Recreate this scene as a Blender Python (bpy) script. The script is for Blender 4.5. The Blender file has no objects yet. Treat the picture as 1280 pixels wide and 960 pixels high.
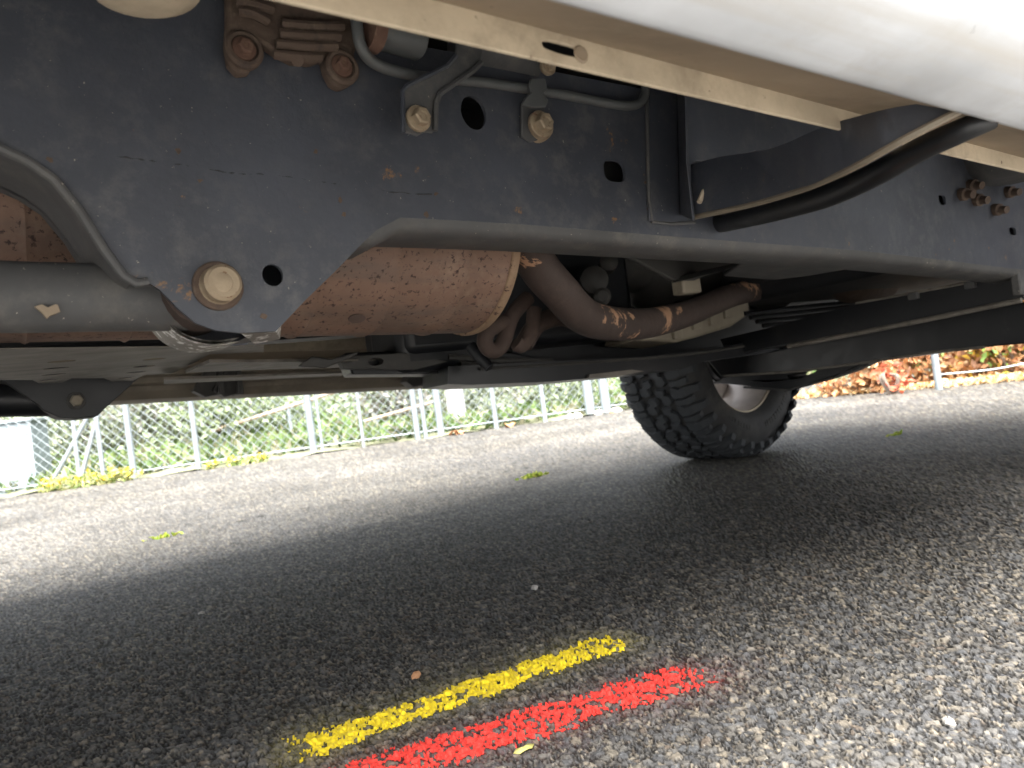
import bpy, bmesh, math, random
import numpy as np
from mathutils import Vector, Matrix
from mathutils.geometry import tessellate_polygon
random.seed(7); rng = np.random.default_rng(11)
scene = bpy.context.scene
COL = scene.collection

# ------------------------------------------------------------------ camera
CAM_YAW, CAM_PITCH, CAM_ROLL, CAM_H, FPX = 55.0, 0.8, 7.6, 0.31, 960.0   # X = truck forward, Y = across the truck, Z up
_a, _p, _r = (math.radians(v) for v in (CAM_YAW, CAM_PITCH, CAM_ROLL))
CF = Vector((math.cos(_a)*math.cos(_p), math.sin(_a)*math.cos(_p), math.sin(_p)))
_R = Vector((math.sin(_a), -math.cos(_a), 0)); _U = _R.cross(CF)
CR = _R*math.cos(_r) - _U*math.sin(_r); CU = _U*math.cos(_r) + _R*math.sin(_r)
CC = Vector((0, 0, CAM_H))
cd = bpy.data.cameras.new('camera'); cam = bpy.data.objects.new('camera', cd); COL.objects.link(cam)
cam.matrix_world = Matrix.Translation(CC) @ Matrix((CR, CU, -CF)).transposed().to_4x4()
cd.sensor_width = 36; cd.lens = 36*FPX/1280; cd.clip_start = .02; cd.clip_end = 500
cd.dof.use_dof = True; cd.dof.focus_distance = 0.85; cd.dof.aperture_fstop = 10.0
scene.camera = cam

# ------------------------------------------------------------------ sky, sun, exposure (bright overcast, exposed for the shade)
SUN_EL, SUN_AZ = math.radians(60), math.radians(242)      # azimuth from +X towards +Y
world = bpy.data.worlds.new('World'); scene.world = world; world.use_nodes = True
wn = world.node_tree.nodes; wl = world.node_tree.links
sky = wn.new('ShaderNodeTexSky'); sky.sky_type = 'NISHITA'; sky.sun_disc = False
sky.sun_elevation = SUN_EL; sky.sun_rotation = math.pi/2 - SUN_AZ; sky.dust_density = 4.0
hs = wn.new('ShaderNodeHueSaturation'); hs.inputs['Saturation'].default_value = 0.22
wl.new(sky.outputs[0], hs.inputs['Color']); wl.new(hs.outputs[0], wn['Background'].inputs['Color'])
wn['Background'].inputs['Strength'].default_value = 0.10
sd = bpy.data.lights.new('sun', 'SUN'); sd.energy = 3.8; sd.angle = math.radians(55); sd.color = (1, .97, .92)
sun = bpy.data.objects.new('sun', sd); COL.objects.link(sun)
sdir = Vector((math.cos(SUN_EL)*math.cos(SUN_AZ), math.cos(SUN_EL)*math.sin(SUN_AZ), math.sin(SUN_EL)))
sun.rotation_euler = sdir.to_track_quat('Z', 'Y').to_euler()
vs = scene.view_settings; vs.view_transform = 'Standard'; vs.look = 'None'; vs.gamma = 1; vs.exposure = 2.93
scene.render.resolution_x, scene.render.resolution_y = 1024, 768
try: scene.cycles.max_bounces = 8; scene.cycles.diffuse_bounces = 5; scene.cycles.use_adaptive_sampling = True; scene.cycles.adaptive_threshold = .02; scene.cycles.time_limit = 900
except Exception: pass

# ------------------------------------------------------------------ pixel of the photograph -> point on a plane of the place
def ray(x, y): return CF + CR*((x-640)/FPX) - CU*((y-480)/FPX)
def at(x, y, Y): d = ray(x, y); return CC + d*(Y/d.y)
def atX(x, y, X): d = ray(x, y); return CC + d*(X/d.x)
def atZ(x, y, z): d = ray(x, y); return CC + d*((z-CAM_H)/d.z)

# ------------------------------------------------------------------ materials
def nodes(name):
    m = bpy.data.materials.new(name); m.use_nodes = True
    return m, m.node_tree.nodes, m.node_tree.links, m.node_tree.nodes['Principled BSDF']
def noise(n, l, vec, scale, detail=4, rough=.55, dist=0):
    t = n.new('ShaderNodeTexNoise'); t.inputs['Scale'].default_value = scale; t.inputs['Detail'].default_value = detail
    t.inputs['Roughness'].default_value = rough; t.inputs['Distortion'].default_value = dist; l.new(vec, t.inputs['Vector']); return t.outputs['Fac']
def ramp(n, l, fac, a, b, ca=(0,0,0,1), cb=(1,1,1,1)):
    r = n.new('ShaderNodeValToRGB'); r.color_ramp.elements[0].position = a; r.color_ramp.elements[1].position = b
    r.color_ramp.elements[0].color = ca; r.color_ramp.elements[1].color = cb; l.new(fac, r.inputs[0]); return r.outputs[0]
def mixc(n, l, fac, a, b):
    m = n.new('ShaderNodeMix'); m.data_type = 'RGBA'
    for s, v in ((m.inputs[0], fac), (m.inputs[6], a), (m.inputs[7], b)):
        if isinstance(v, (int, float)): s.default_value = v
        elif isinstance(v, tuple): s.default_value = (*v, 1) if len(v) == 3 else v
        else: l.new(v, s)
    return m.outputs[2]
def grime(name, base, dust=None, rust=None, specks=None, rough=.55, metal=0., bump=.15, bscale=60, streak=None, spec=.5, coat=0):
    """base colour broken by dust clouds, rust patches and small specks, all following the surface"""
    m, n, l, p = nodes(name)
    tc = n.new('ShaderNodeTexCoord').outputs['Object']
    c = mixc(n, l, ramp(n, l, noise(n, l, tc, 9, 6), .3, .75), tuple(v*.8 for v in base), tuple(min(1, v*1.2) for v in base))
    if streak:
        mp = n.new('ShaderNodeMapping'); mp.inputs['Scale'].default_value = streak[2]; l.new(tc, mp.inputs[0])
        c = mixc(n, l, ramp(n, l, noise(n, l, mp.outputs[0], 1, 5), .48, .72), c, streak[0]) if streak[1] else c
    r = rough
    if dust:
        f = ramp(n, l, noise(n, l, tc, dust[2], 10, .74), dust[1], dust[1]+.3)
        f2 = ramp(n, l, noise(n, l, tc, dust[2]*.22, 5, .6), .3, .7); mm = n.new('ShaderNodeMath'); mm.operation = 'MULTIPLY'; l.new(f, mm.inputs[0]); l.new(f2, mm.inputs[1]); f = mm.outputs[0]
        c = mixc(n, l, f, c, dust[0])
    if rust:
        f = ramp(n, l, noise(n, l, tc, rust[2], 7, .7, .3), rust[1], rust[1]+(rust[3] if len(rust) > 3 else .06))
        c = mixc(n, l, f, c, rust[0])
    if specks:
        f = ramp(n, l, noise(n, l, tc, specks[2], 3, .6), specks[1], specks[1]+.04)
        c = mixc(n, l, f, c, specks[0])
    l.new(c, p.inputs['Base Color']); p.inputs['Metallic'].default_value = metal; p.inputs['Specular IOR Level'].default_value = spec
    rr = n.new('ShaderNodeMapRange'); rr.inputs[3].default_value = max(.05, rough-.12); rr.inputs[4].default_value = min(1, rough+.15)
    l.new(noise(n, l, tc, 25, 5), rr.inputs[0]); l.new(rr.outputs[0], p.inputs['Roughness'])
    if coat: p.inputs['Coat Weight'].default_value = coat; p.inputs['Coat Roughness'].default_value = .08
    if bump:
        b = n.new('ShaderNodeBump'); b.inputs['Strength'].default_value = bump; b.inputs['Distance'].default_value = .002
        l.new(noise(n, l, tc, bscale, 8, .7), b.inputs['Height']); l.new(b.outputs[0], p.inputs['Normal'])
    return m
M = {}
M['frame'] = grime('frame_paint', (.051,.056,.070), dust=((.135,.132,.128), .48, 34), rust=((.20,.11,.05), .66, 30, .05), specks=((.30,.28,.23), .715, 230), rough=.5, bump=.3, bscale=110)
M['frame_dusty'] = grime('frame_dusty', (.072,.072,.073), dust=((.19,.172,.145), .49, 24), rust=((.22,.12,.06), .70, 34, .03), specks=((.4,.36,.3), .70, 170), rough=.65, bump=.25)
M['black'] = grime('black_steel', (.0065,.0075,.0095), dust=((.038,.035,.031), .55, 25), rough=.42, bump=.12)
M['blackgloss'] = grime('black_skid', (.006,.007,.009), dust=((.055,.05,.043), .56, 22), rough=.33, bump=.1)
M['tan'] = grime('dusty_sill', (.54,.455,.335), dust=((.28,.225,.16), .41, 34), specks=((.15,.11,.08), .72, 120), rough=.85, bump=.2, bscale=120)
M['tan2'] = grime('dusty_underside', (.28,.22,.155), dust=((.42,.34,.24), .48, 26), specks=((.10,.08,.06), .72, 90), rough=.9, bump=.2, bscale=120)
M['zinc'] = grime('dirty_zinc', (.36,.285,.195), dust=((.17,.11,.07), .45, 90), rust=((.17,.075,.035), .60, 130, .08), rough=.6, metal=.35, bump=.3, bscale=250)
M['rustbolt'] = grime('rusty_bolt', (.115,.062,.043), dust=((.33,.24,.16), .52, 110), rough=.85, bump=.4, bscale=250)
M['cast'] = grime('rusty_casting', (.095,.065,.048), dust=((.20,.155,.11), .5, 60), rust=((.05,.035,.03), .55, 50, .15), rough=.85, bump=.5, bscale=200)
M['muffler'] = grime('rusty_muffler', (.205,.128,.094), dust=((.30,.215,.16), .48, 30), rust=((.05,.03,.026), .565, 150, .06), streak=((.13,.10,.085), 1, (5, 30, 30)), rough=.75, metal=.15, bump=.3, bscale=150)
M['mufrim'] = grime('muffler_rim', (.24,.16,.10), dust=((.36,.27,.18), .5, 30), rust=((.05,.025,.02), .60, 70, .05), rough=.75, bump=.3)
M['pipe'] = grime('scaling_pipe', (.060,.042,.036), dust=((.125,.09,.075), .50, 70), rust=((.46,.27,.165), .585, 8.5, .02), specks=((.30,.2,.15), .74, 200), rough=.72, bump=.45, bscale=160)
M['rustdark'] = grime('dark_rust', (.055,.036,.029), dust=((.12,.08,.06), .5, 40), rough=.85, bump=.4)
M['alu'] = grime('dirty_aluminium', (.27,.235,.18), dust=((.15,.125,.095), .48, 22), rough=.6, metal=.25, bump=.3)
M['casedark'] = grime('case_dark', (.045,.043,.040), dust=((.13,.115,.09), .53, 22), rough=.6, bump=.3)
M['tube'] = grime('brake_tube', (.10,.105,.105), dust=((.2,.17,.13), .52, 40), rough=.5, metal=.2, bump=.15)
M['skidgrey'] = grime('grey_skid_plate', (.19,.172,.15), dust=((.30,.27,.225), .45, 22), streak=((.10,.09,.075), 1, (3, 40, 40)), rough=.55, metal=.2, bump=.15)
M['step'] = grime('step_board', (.19,.16,.12), dust=((.32,.275,.21), .48, 20), rough=.6, bump=.1)
M['scrape'] = grime('scraped_metal', (.20,.18,.155), rust=((.75,.74,.72), .53, 75, .05), dust=((.10,.09,.08), .5, 40), rough=.45, metal=.3, bump=.4)
M['dark'] = grime('floor_pan', (.013,.014,.016), dust=((.035,.032,.028), .55, 9), rough=.8, bump=.2)
M['rubber'] = grime('tyre_rubber', (.046,.050,.055), dust=((.11,.11,.108), .52, 30), rough=.72, bump=.18, bscale=160, spec=.35)
M['rubberside'] = grime('tyre_sidewall', (.036,.036,.037), dust=((.125,.115,.10), .5, 11), rough=.75, bump=.12, bscale=140, spec=.35)
M['rim'] = grime('wheel_rim', (.66,.60,.56), dust=((.36,.30,.26), .5, 14), rough=.45, metal=.3, bump=.05)
M['rimedge'] = grime('rim_edge', (.36,.30,.22), dust=((.2,.15,.1), .5, 30), rough=.5, metal=.5, bump=.15)
M['white'] = grime('white_paint', (.66,.69,.73), dust=((.55,.54,.52), .47, 24), streak=((.58,.57,.55), 1, (2.5, 45, 45)), rough=.3, bump=.03, bscale=500, coat=.4, specks=((.97,.97,.97), .80, 60))  # lengthwise streaks: dusty film, also long reflections put into the colour
M['galv'] = grime('galvanised_steel', (.20,.228,.245), dust=((.28,.30,.31), .5, 14), rough=.5, metal=.35, bump=.05)
M['wood'] = grime('weathered_wood', (.34,.26,.19), dust=((.25,.2,.15), .5, 8), rough=.85, bump=.3)
M['cabinet'] = grime('pale_cabinet_paint', (.19,.225,.24), dust=((.17,.195,.20), .55, 6), rough=.5, bump=.05)
M['plaster'] = grime('white_render', (.30,.30,.295), dust=((.26,.25,.24), .55, 4), rough=.9, bump=.1)
M['bark'] = grime('bark', (.16,.125,.10), dust=((.24,.2,.17), .5, 12), rough=.95, bump=.6, bscale=30)
M['stone'] = grime('pale_stone', (.36,.34,.31), dust=((.25,.22,.19), .5, 20), rough=.9, bump=.4)
M['brownleaf'] = grime('dead_leaf', (.34,.17,.08), dust=((.48,.30,.16), .5, 30), rough=.8, bump=.1)

def leafmat(name):
    m, n, l, p = nodes(name)
    a = n.new('ShaderNodeAttribute'); a.attribute_name = 'col'
    l.new(a.outputs['Color'], p.inputs['Base Color']); p.inputs['Roughness'].default_value = .6
    tr = n.new('ShaderNodeBsdfTranslucent'); l.new(a.outputs['Color'], tr.inputs[0])
    mx = n.new('ShaderNodeMixShader'); mx.inputs[0].default_value = .35
    l.new(p.outputs[0], mx.inputs[1]); l.new(tr.outputs[0], mx.inputs[2]); l.new(mx.outputs[0], n['Material Output'].inputs[0]); return m
M['leaf'] = leafmat('leaf')

# ------------------------------------------------------------------ mesh builder
class MB:
    def __init__(s): s.v = []; s.f = []
    def add(s, vs, fs):
        o = len(s.v); s.v += [tuple(v) for v in vs]; s.f += [tuple(i+o for i in f) for f in fs]; return s
    def box(s, c, size, rot=None):
        c = Vector(c); sx, sy, sz = (d/2 for d in size); R = rot or Matrix.Identity(3)
        vs = [c + R @ Vector((x*sx, y*sy, z*sz)) for x in (-1,1) for y in (-1,1) for z in (-1,1)]
        return s.add(vs, [(0,1,3,2),(4,6,7,5),(0,4,5,1),(2,3,7,6),(0,2,6,4),(1,5,7,3)])
    def plate(s, outline, off, holes=()):
        """closed outline (with holes) given thickness by the offset vector"""
        off = Vector(off); loops = [[Vector(p) for p in outline]] + [[Vector(p) for p in h] for h in holes]
        flat = [p for lp in loops for p in lp]; n = len(flat)
        tris = tessellate_polygon(loops)
        fs = [tuple(t) for t in tris] + [tuple(i+n for i in reversed(t)) for t in tris]; o = 0
        for lp in loops:
            k = len(lp); fs += [(o+i, o+(i+1) % k, n+o+(i+1) % k, n+o+i) for i in range(k)]; o += k
        return s.add(flat + [p+off for p in flat], fs)
    def strip(s, pts, off, th=0):
        off = Vector(off); n = len(pts); pts = [Vector(p) for p in pts]
        return s.add(pts + [p+off for p in pts], [(i, i+1, n+i+1, n+i) for i in range(n-1)])
    def tube(s, pts, rad, n=10, cap=True, flat=1.0):
        pts = [Vector(p) for p in pts]; k = len(pts); rad = rad if isinstance(rad, (list, tuple)) else [rad]*k
        up = None; vs = []; fs = []
        for i, p in enumerate(pts):
            t = (pts[min(i+1, k-1)] - pts[max(i-1, 0)]).normalized()
            if up is None: up = Vector((0,0,1)) if abs(t.z) < .9 else Vector((1,0,0))
            b = t.cross(up).normalized(); up = b.cross(t).normalized()
            vs += [p + (b*math.cos(2*math.pi*j/n) + up*math.sin(2*math.pi*j/n)*flat)*rad[i] for j in range(n)]
        for i in range(k-1): fs += [(i*n+j, i*n+(j+1) % n, (i+1)*n+(j+1) % n, (i+1)*n+j) for j in range(n)]
        if cap: fs += [tuple(reversed(range(n))), tuple((k-1)*n+j for j in range(n))]
        return s.add(vs, fs)
    def lathe(s, prof, c, axis, n=24, sq=(1,1), closed=False):
        """profile [(along, radius)] round an axis through c"""
        c = Vector(c); ax = Vector(axis).normalized(); u = ax.orthogonal().normalized() if abs(ax.z) > .9 else ax.cross(Vector((0,0,1))).normalized(); w = ax.cross(u)
        k = len(prof); vs = [c + ax*a + (u*math.cos(2*math.pi*j/n)*sq[0] + w*math.sin(2*math.pi*j/n)*sq[1])*r for a, r in prof for j in range(n)]
        fs = [(i*n+j, i*n+(j+1) % n, ((i+1) % k)*n+(j+1) % n, ((i+1) % k)*n+j) for i in range(k if closed else k-1) for j in range(n)]
        if not closed: fs += [tuple(reversed(range(n))), tuple((k-1)*n+j for j in range(n))]
        return s.add(vs, fs)
    def sweep(s, secs, closed=True, cap=True):
        """list of cross-sections with equal point counts"""
        k = len(secs[0]); fs = []
        for i in range(len(secs)-1): fs += [(i*k+j, i*k+(j+1) % k, (i+1)*k+(j+1) % k, (i+1)*k+j) for j in range(k if closed else k-1)]
        if cap and closed: fs += [tuple(reversed(range(k))), tuple((len(secs)-1)*k+j for j in range(k))]
        return s.add([p for sec in secs for p in sec], fs)
    def build(s, name, mat, parent=None, bevel=0, smooth=35, seg=2, fix=True):
        me = bpy.data.meshes.new(name); me.from_pydata(s.v, [], s.f)
        if fix:
            bm = bmesh.new(); bm.from_mesh(me); bmesh.ops.remove_doubles(bm, verts=bm.verts, dist=1e-6); bmesh.ops.recalc_face_normals(bm, faces=bm.faces); bm.to_mesh(me); bm.free()
        me.materials.append(M[mat] if isinstance(mat, str) else mat)
        if smooth:
            me.polygons.foreach_set('use_smooth', [True]*len(me.polygons)); me.set_sharp_from_angle(angle=math.radians(smooth))
        o = bpy.data.objects.new(name, me); COL.objects.link(o)
        if parent: o.parent = parent
        if bevel:
            b = o.modifiers.new('bevel', 'BEVEL'); b.width = bevel; b.segments = seg; b.limit_method = 'ANGLE'; b.angle_limit = math.radians(40)
        return o
def tag(o, label=None, cat=None, group=None, kind=None):
    for k, v in (('label', label), ('category', cat), ('group', group), ('kind', kind)):
        if v: o[k] = v
    return o
def empty(name, loc=(0,0,0)):
    o = bpy.data.objects.new(name, None); COL.objects.link(o); o.location = loc; o.empty_display_size = .1; return o
def spline(pts, n=8):
    pts = [Vector(p) for p in pts]; out = []
    P = [pts[0]*2-pts[1]] + pts + [pts[-1]*2-pts[-2]]
    for i in range(1, len(P)-2):
        for t in range(n):
            t /= n; a, b, c, d = P[i-1:i+3]
            out.append(.5*((2*b) + (c-a)*t + (2*a-5*b+4*c-d)*t*t + (3*b-a-3*c+d)*t**3))
    return out + [pts[-1]]
def ellipse(c, a, b, u=(1,0,0), w=(0,0,1), n=20, sq=1):
    c = Vector(c); u = Vector(u); w = Vector(w); r = []
    for i in range(n):
        t = 2*math.pi*i/n; cs, sn = math.cos(t), math.sin(t)
        r.append(c + u*a*math.copysign(abs(cs)**sq, cs) + w*b*math.copysign(abs(sn)**sq, sn))
    return r

# ================================================================== the road
def hsh(ix, iy, k):
    v = np.sin(ix*127.1 + iy*311.7 + k*74.7)*43758.5453; return v - np.floor(v)
def vnoise(x, y, k=0):
    ix, iy = np.floor(x), np.floor(y); fx, fy = x-ix, y-iy; fx = fx*fx*(3-2*fx); fy = fy*fy*(3-2*fy)
    return (hsh(ix,iy,k)*(1-fx)+hsh(ix+1,iy,k)*fx)*(1-fy) + (hsh(ix,iy+1,k)*(1-fx)+hsh(ix+1,iy+1,k)*fx)*fy
def cells(x, y, size, k):
    """nearest stone: distance to its border, its id, its offset"""
    gx, gy = x/size, y/size; ix, iy = np.floor(gx), np.floor(gy)
    d1 = np.full(x.shape, 9.); d2 = np.full(x.shape, 9.); idx = np.zeros_like(x); idy = np.zeros_like(x); ox = np.zeros_like(x); oy = np.zeros_like(x)
    for dx in (-1, 0, 1):
        for dy in (-1, 0, 1):
            cx, cy = ix+dx, iy+dy
            px = cx + .08 + .84*hsh(cx, cy, k+1); py = cy + .08 + .84*hsh(cx, cy, k+2)
            ax = gx-px; ay = gy-py
            th = hsh(cx, cy, k+3)*3.1416; st = .7+.6*hsh(cx, cy, k+4)          # stones longer one way than the other
            d = np.sqrt((ax*np.cos(th)+ay*np.sin(th))**2*st + (ay*np.cos(th)-ax*np.sin(th))**2/st)
            n1 = d < d1; d2 = np.where(n1, d1, np.minimum(d2, d)); d1 = np.where(n1, d, d1)
            idx = np.where(n1, cx, idx); idy = np.where(n1, cy, idy); ox = np.where(n1, ax, ox); oy = np.where(n1, ay, oy)
    return d2-d1, idx, idy, ox, oy
def sstep(a, b, x): t = np.clip((x-a)/(b-a), 0, 1); return t*t*(3-2*t)
PAL = np.array([(.070,.070,.070),(.092,.088,.081),(.046,.047,.050),(.128,.114,.092),(.105,.100,.091),(.074,.077,.081),(.155,.136,.108),(.098,.078,.060),(.060,.056,.050),(.19,.172,.145)])
def pal(ix, iy, k):
    w = np.array([.2,.17,.15,.1,.12,.1,.05,.04,.05,.02]); cw = np.cumsum(w/w.sum())
    return PAL[np.searchsorted(cw, np.clip(hsh(ix, iy, k), 0, .999))]
def road_surface(X, Y, dist):
    e1, ix1, iy1, ox1, oy1 = cells(X, Y, .0088, 10)
    e2, ix2, iy2, ox2, oy2 = cells(X+.3, Y+.7, .0036, 40)
    big = hsh(ix1, iy1, 20) < .45
    s1 = sstep(.03, .28, e1); s2 = sstep(.03, .35, e2)
    t1 = .0010 + .0024*hsh(ix1, iy1, 21) + .0028*((hsh(ix1,iy1,22)-.5)*ox1 + (hsh(ix1,iy1,23)-.5)*oy1)
    t2 = .0002 + .0024*hsh(ix2, iy2, 51) + .0026*((hsh(ix2,iy2,52)-.5)*ox2 + (hsh(ix2,iy2,53)-.5)*oy2)
    z = np.where(big, np.maximum(s1*t1, s2*t2*.55*(1-s1)), s2*t2)
    z += .0007*vnoise(X*1300, Y*1300, 3) + .0006*vnoise(X*420, Y*420, 4)
    und = .004*(vnoise(X*1.3, Y*1.3, 5)-.5) + .0022*(vnoise(X*6, Y*6, 6)-.5)
    binder = np.array((.017,.016,.015))
    c1 = pal(ix1, iy1, 24); c2 = pal(ix2, iy2, 54); gm = np.array((.088,.086,.081)); c1 = c1*.8+gm*.2; c2 = c2*.8+gm*.2
    w1 = np.where(big, sstep(.08, .24, e1), 0)[:, None]; w2 = (sstep(.09, .38, e2)*.92)[:, None]
    c = binder*(1-w2) + c2*w2; c = c*(1-w1) + c1*w1
    c = c*(.6+.8*vnoise(X*1500, Y*1500, 7))[:, None]; lt = (hsh(ix2, iy2, 57) > .96)[:, None]; c = np.where(lt, c*.4+np.array((.15,.13,.10)), c); fd = np.clip((dist-1.2)/3, 0, .5)[:, None]; c = c*(1-fd) + np.array((.072,.069,.063))*fd
    # a few cracks running across the lane
    crack = np.abs((Y-2.62) - .10*(vnoise(X*2, X*0, 8)-.5) - .03*(vnoise(X*14, X*0, 9)-.5) + .12*X - .25)
    cm = np.exp(-(crack/.004)**2)*(vnoise(X*5, Y*5, 12) > .35)
    ck2 = np.abs((Y-.80) + .30*(X-.42) - .05*(vnoise(X*9, X*0, 18)-.5) - .012*(vnoise(X*70, X*0, 19)-.5))
    cm2 = np.exp(-(ck2/.0022)**2)*(vnoise(X*7, Y*7, 13) > .5)*(X > .05)*(X < .75)
    ck3 = np.abs((X-.95) - .35*(Y-.9) - .06*(vnoise(Y*8, Y*0, 28)-.5) - .012*(vnoise(Y*60, Y*0, 29)-.5))
    cm3 = np.exp(-(ck3/.0022)**2)*(vnoise(X*6, Y*6, 14) > .55)*(Y > .45)*(Y < 1.6)
    cm = np.clip(cm+cm2+cm3, 0, 1)
    z -= .0045*cm; c *= (1-.75*cm)[:, None]
    c *= (.80+.42*vnoise(X*1.7+3, Y*1.7, 31))[:, None]*(.9+.2*vnoise(X*9, Y*9, 32))[:, None]
    return z*np.clip(1.25-dist*.12, .45, 1) + und, c, big, ix1, iy1, e1, e2, s1*t1

def grid_mesh(name, X, Y, Z, nr, nc, col, mat, keep=None):
    me = bpy.data.meshes.new(name); idx = np.arange(nr*nc).reshape(nr, nc)
    q = np.stack([idx[:-1,:-1], idx[:-1,1:], idx[1:,1:], idx[1:,:-1]], -1).reshape(-1, 4)
    if keep is not None:
        q = q[keep[q].sum(1) >= 3]; used = np.unique(q); mp = np.full(nr*nc, -1); mp[used] = np.arange(len(used)); q = mp[q]
        X, Y, Z, col = X[used], Y[used], Z[used], col[used]
    nv, nf = len(X), len(q)
    me.vertices.add(nv); me.vertices.foreach_set('co', np.stack([X,Y,Z],-1).astype(np.float32).ravel())
    me.loops.add(nf*4); me.loops.foreach_set('vertex_index', q.astype(np.int32).ravel())
    me.polygons.add(nf); me.polygons.foreach_set('loop_start', np.arange(0, nf*4, 4, dtype=np.int32)); me.polygons.foreach_set('loop_total', np.full(nf, 4, np.int32))
    me.update(calc_edges=True)
    a = me.color_attributes.new('col', 'FLOAT_COLOR', 'POINT'); a.data.foreach_set('color', np.c_[col, np.ones(nv)].astype(np.float32).ravel())
    me.materials.append(mat); me.polygons.foreach_set('use_smooth', np.zeros(nf, bool))
    o = bpy.data.objects.new(name, me); COL.objects.link(o); return o

def stone_mat(name, rough, bump, grains, tint=None):
    m, n, l, p = nodes(name); g = n.new('ShaderNodeNewGeometry').outputs['Position']
    a = n.new('ShaderNodeAttribute'); a.attribute_name = 'col'
    f = ramp(n, l, noise(n, l, g, 1.1, 5), .35, .7, (.86,.86,.88,1), (1.14,1.11,1.06,1))
    mm = n.new('ShaderNodeMix'); mm.data_type = 'RGBA'; mm.blend_type = 'MULTIPLY'; mm.inputs[0].default_value = 1; l.new(a.outputs['Color'], mm.inputs[6]); l.new(f, mm.inputs[7])
    c = mm.outputs[2]
    if grains: c = mixc(n, l, ramp(n, l, noise(n, l, g, 420, 2), .71, .75), c, (.22,.20,.165))
    l.new(c, p.inputs['Base Color']); p.inputs['Roughness'].default_value = rough; p.inputs['Specular IOR Level'].default_value = .08
    b = n.new('ShaderNodeBump'); b.inputs['Strength'].default_value = bump; b.inputs['Distance'].default_value = .001
    l.new(noise(n, l, g, 700, 4, .7), b.inputs['Height']); l.new(b.outputs[0], p.inputs['Normal']); return m
NR, NC = 900, 1100
rr = 1/np.linspace(1/.30, 1/14, NR); th = np.radians(np.linspace(-2, 112, NC))
RR, TH = np.meshgrid(rr, th, indexing='ij'); O0 = (-.10, -.14)
RX = (O0[0] + RR*np.cos(TH)).ravel(); RY = (O0[1] + RR*np.sin(TH)).ravel(); RD = np.hypot(RX, RY)
Zr, Cr, big, si, sj, E1, E2, Htop = road_surface(RX, RY, RD)
# spray paint: two strokes across the stones
def stroke(p0, p1, w, k):
    p0 = np.array(p0[:2]); p1 = np.array(p1[:2]); d = p1-p0; L = np.hypot(*d); d /= L
    u = (RX-p0[0])*d[0] + (RY-p0[1])*d[1]; v = -(RX-p0[0])*d[1] + (RY-p0[1])*d[0]
    wob = .006*(vnoise(u*9, u*0, k)-.5); ww = w*(.85+.3*vnoise(u*25, u*0, k+1))
    side = np.abs(v-wob)/ww; end = np.minimum(u, L-u)
    return u, v-wob, side, end, L
pitted = .5*vnoise(RX*1100, RY*1100, 71) + .35*vnoise(RX*420, RY*420, 72) + .15*vnoise(RX*110, RY*110, 73)
yl = stroke(atZ(372, 940, 0), atZ(776, 801, 0), .029, 61); rd = stroke(atZ(415, 985, 0), atZ(876, 842, 0), .033, 65)
def cover(s, gap, soft, lo=.33, pit=.10):
    m = (s[2] + (pitted-.5)*soft < 1) & (s[3] > (pitted-.5)*.06)
    m &= ~((E2 < pit) & (pitted < .55)); m &= pitted > lo; m &= ~(big & (hsh(si, sj, gap+1) < .22) & (pitted < .62)); return m
ym, rm = cover(yl, 81, 1.0, .25, .07), cover(rd, 85, 1.2, .30, .09)
# thin overspray stays in the stones' own colour
fleck = np.clip((pitted-.32)*5, 0, 1.3)
oy = fleck*np.exp(-np.clip(yl[2]-.6, 0, 9)*np.where(yl[1] > 0, .9, 1.8))*(yl[3] > -.03)*np.exp(-np.clip(-yl[3], 0, 9)*40)*.24*(.35+.9*pitted)
orr = fleck*np.exp(-np.clip(rd[2]-.7, 0, 9)*1.7)*np.exp(-np.clip(-rd[3], 0, 9)*40)*.12*(.35+.9*pitted)
Cr = Cr*(1-oy)[:, None] + np.array((.42,.36,.07))*oy[:, None]; Cr = Cr*(1-orr)[:, None] + np.array((.45,.05,.035))*orr[:, None]
asph = stone_mat('asphalt_near', .66, .5, True)
road = tag(grid_mesh('asphalt_road', RX, RY, Zr, NR, NC, Cr, asph), 'worn dark grey asphalt road of exposed stones under the truck', kind='structure')
ypal = np.array((.74,.57,.03))*(.45+.95*pitted)[:, None]; rpal = np.array((.60,.048,.038))*(.40+1.05*pitted)[:, None]
pm = stone_mat('spray_paint', .5, .35, False)
tag(grid_mesh('paint_stroke', RX, RY, Zr+.0006, NR, NC, ypal, pm, ym), 'bright yellow spray paint stroke on the asphalt', 'paint mark')
tag(grid_mesh('paint_stroke', RX, RY, Zr+.0008, NR, NC, rpal, pm, rm), 'red spray paint stroke on the asphalt beside the yellow one', 'paint mark')

def ground_mat():
    m, n, l, p = nodes('asphalt_far'); g = n.new('ShaderNodeNewGeometry').outputs['Position']
    c = mixc(n, l, ramp(n, l, noise(n, l, g, 70, 6, .8), .35, .7), (.11,.108,.102), (.21,.20,.185))  # paler than the near road, so it bounces more light under the truck
    l.new(c, p.inputs['Base Color']); p.inputs['Roughness'].default_value = .7
    b = n.new('ShaderNodeBump'); b.inputs['Strength'].default_value = .6; b.inputs['Distance'].default_value = .003
    l.new(noise(n, l, g, 90, 4, .8), b.inputs['Height']); l.new(b.outputs[0], p.inputs['Normal']); return m
g = MB(); g.add([(-200,-200,-.012),(200,-200,-.012),(200,200,-.012),(-200,200,-.012)], [(0,1,2,3)])
tag(g.build('ground', ground_mat(), smooth=0), kind='structure')

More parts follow.
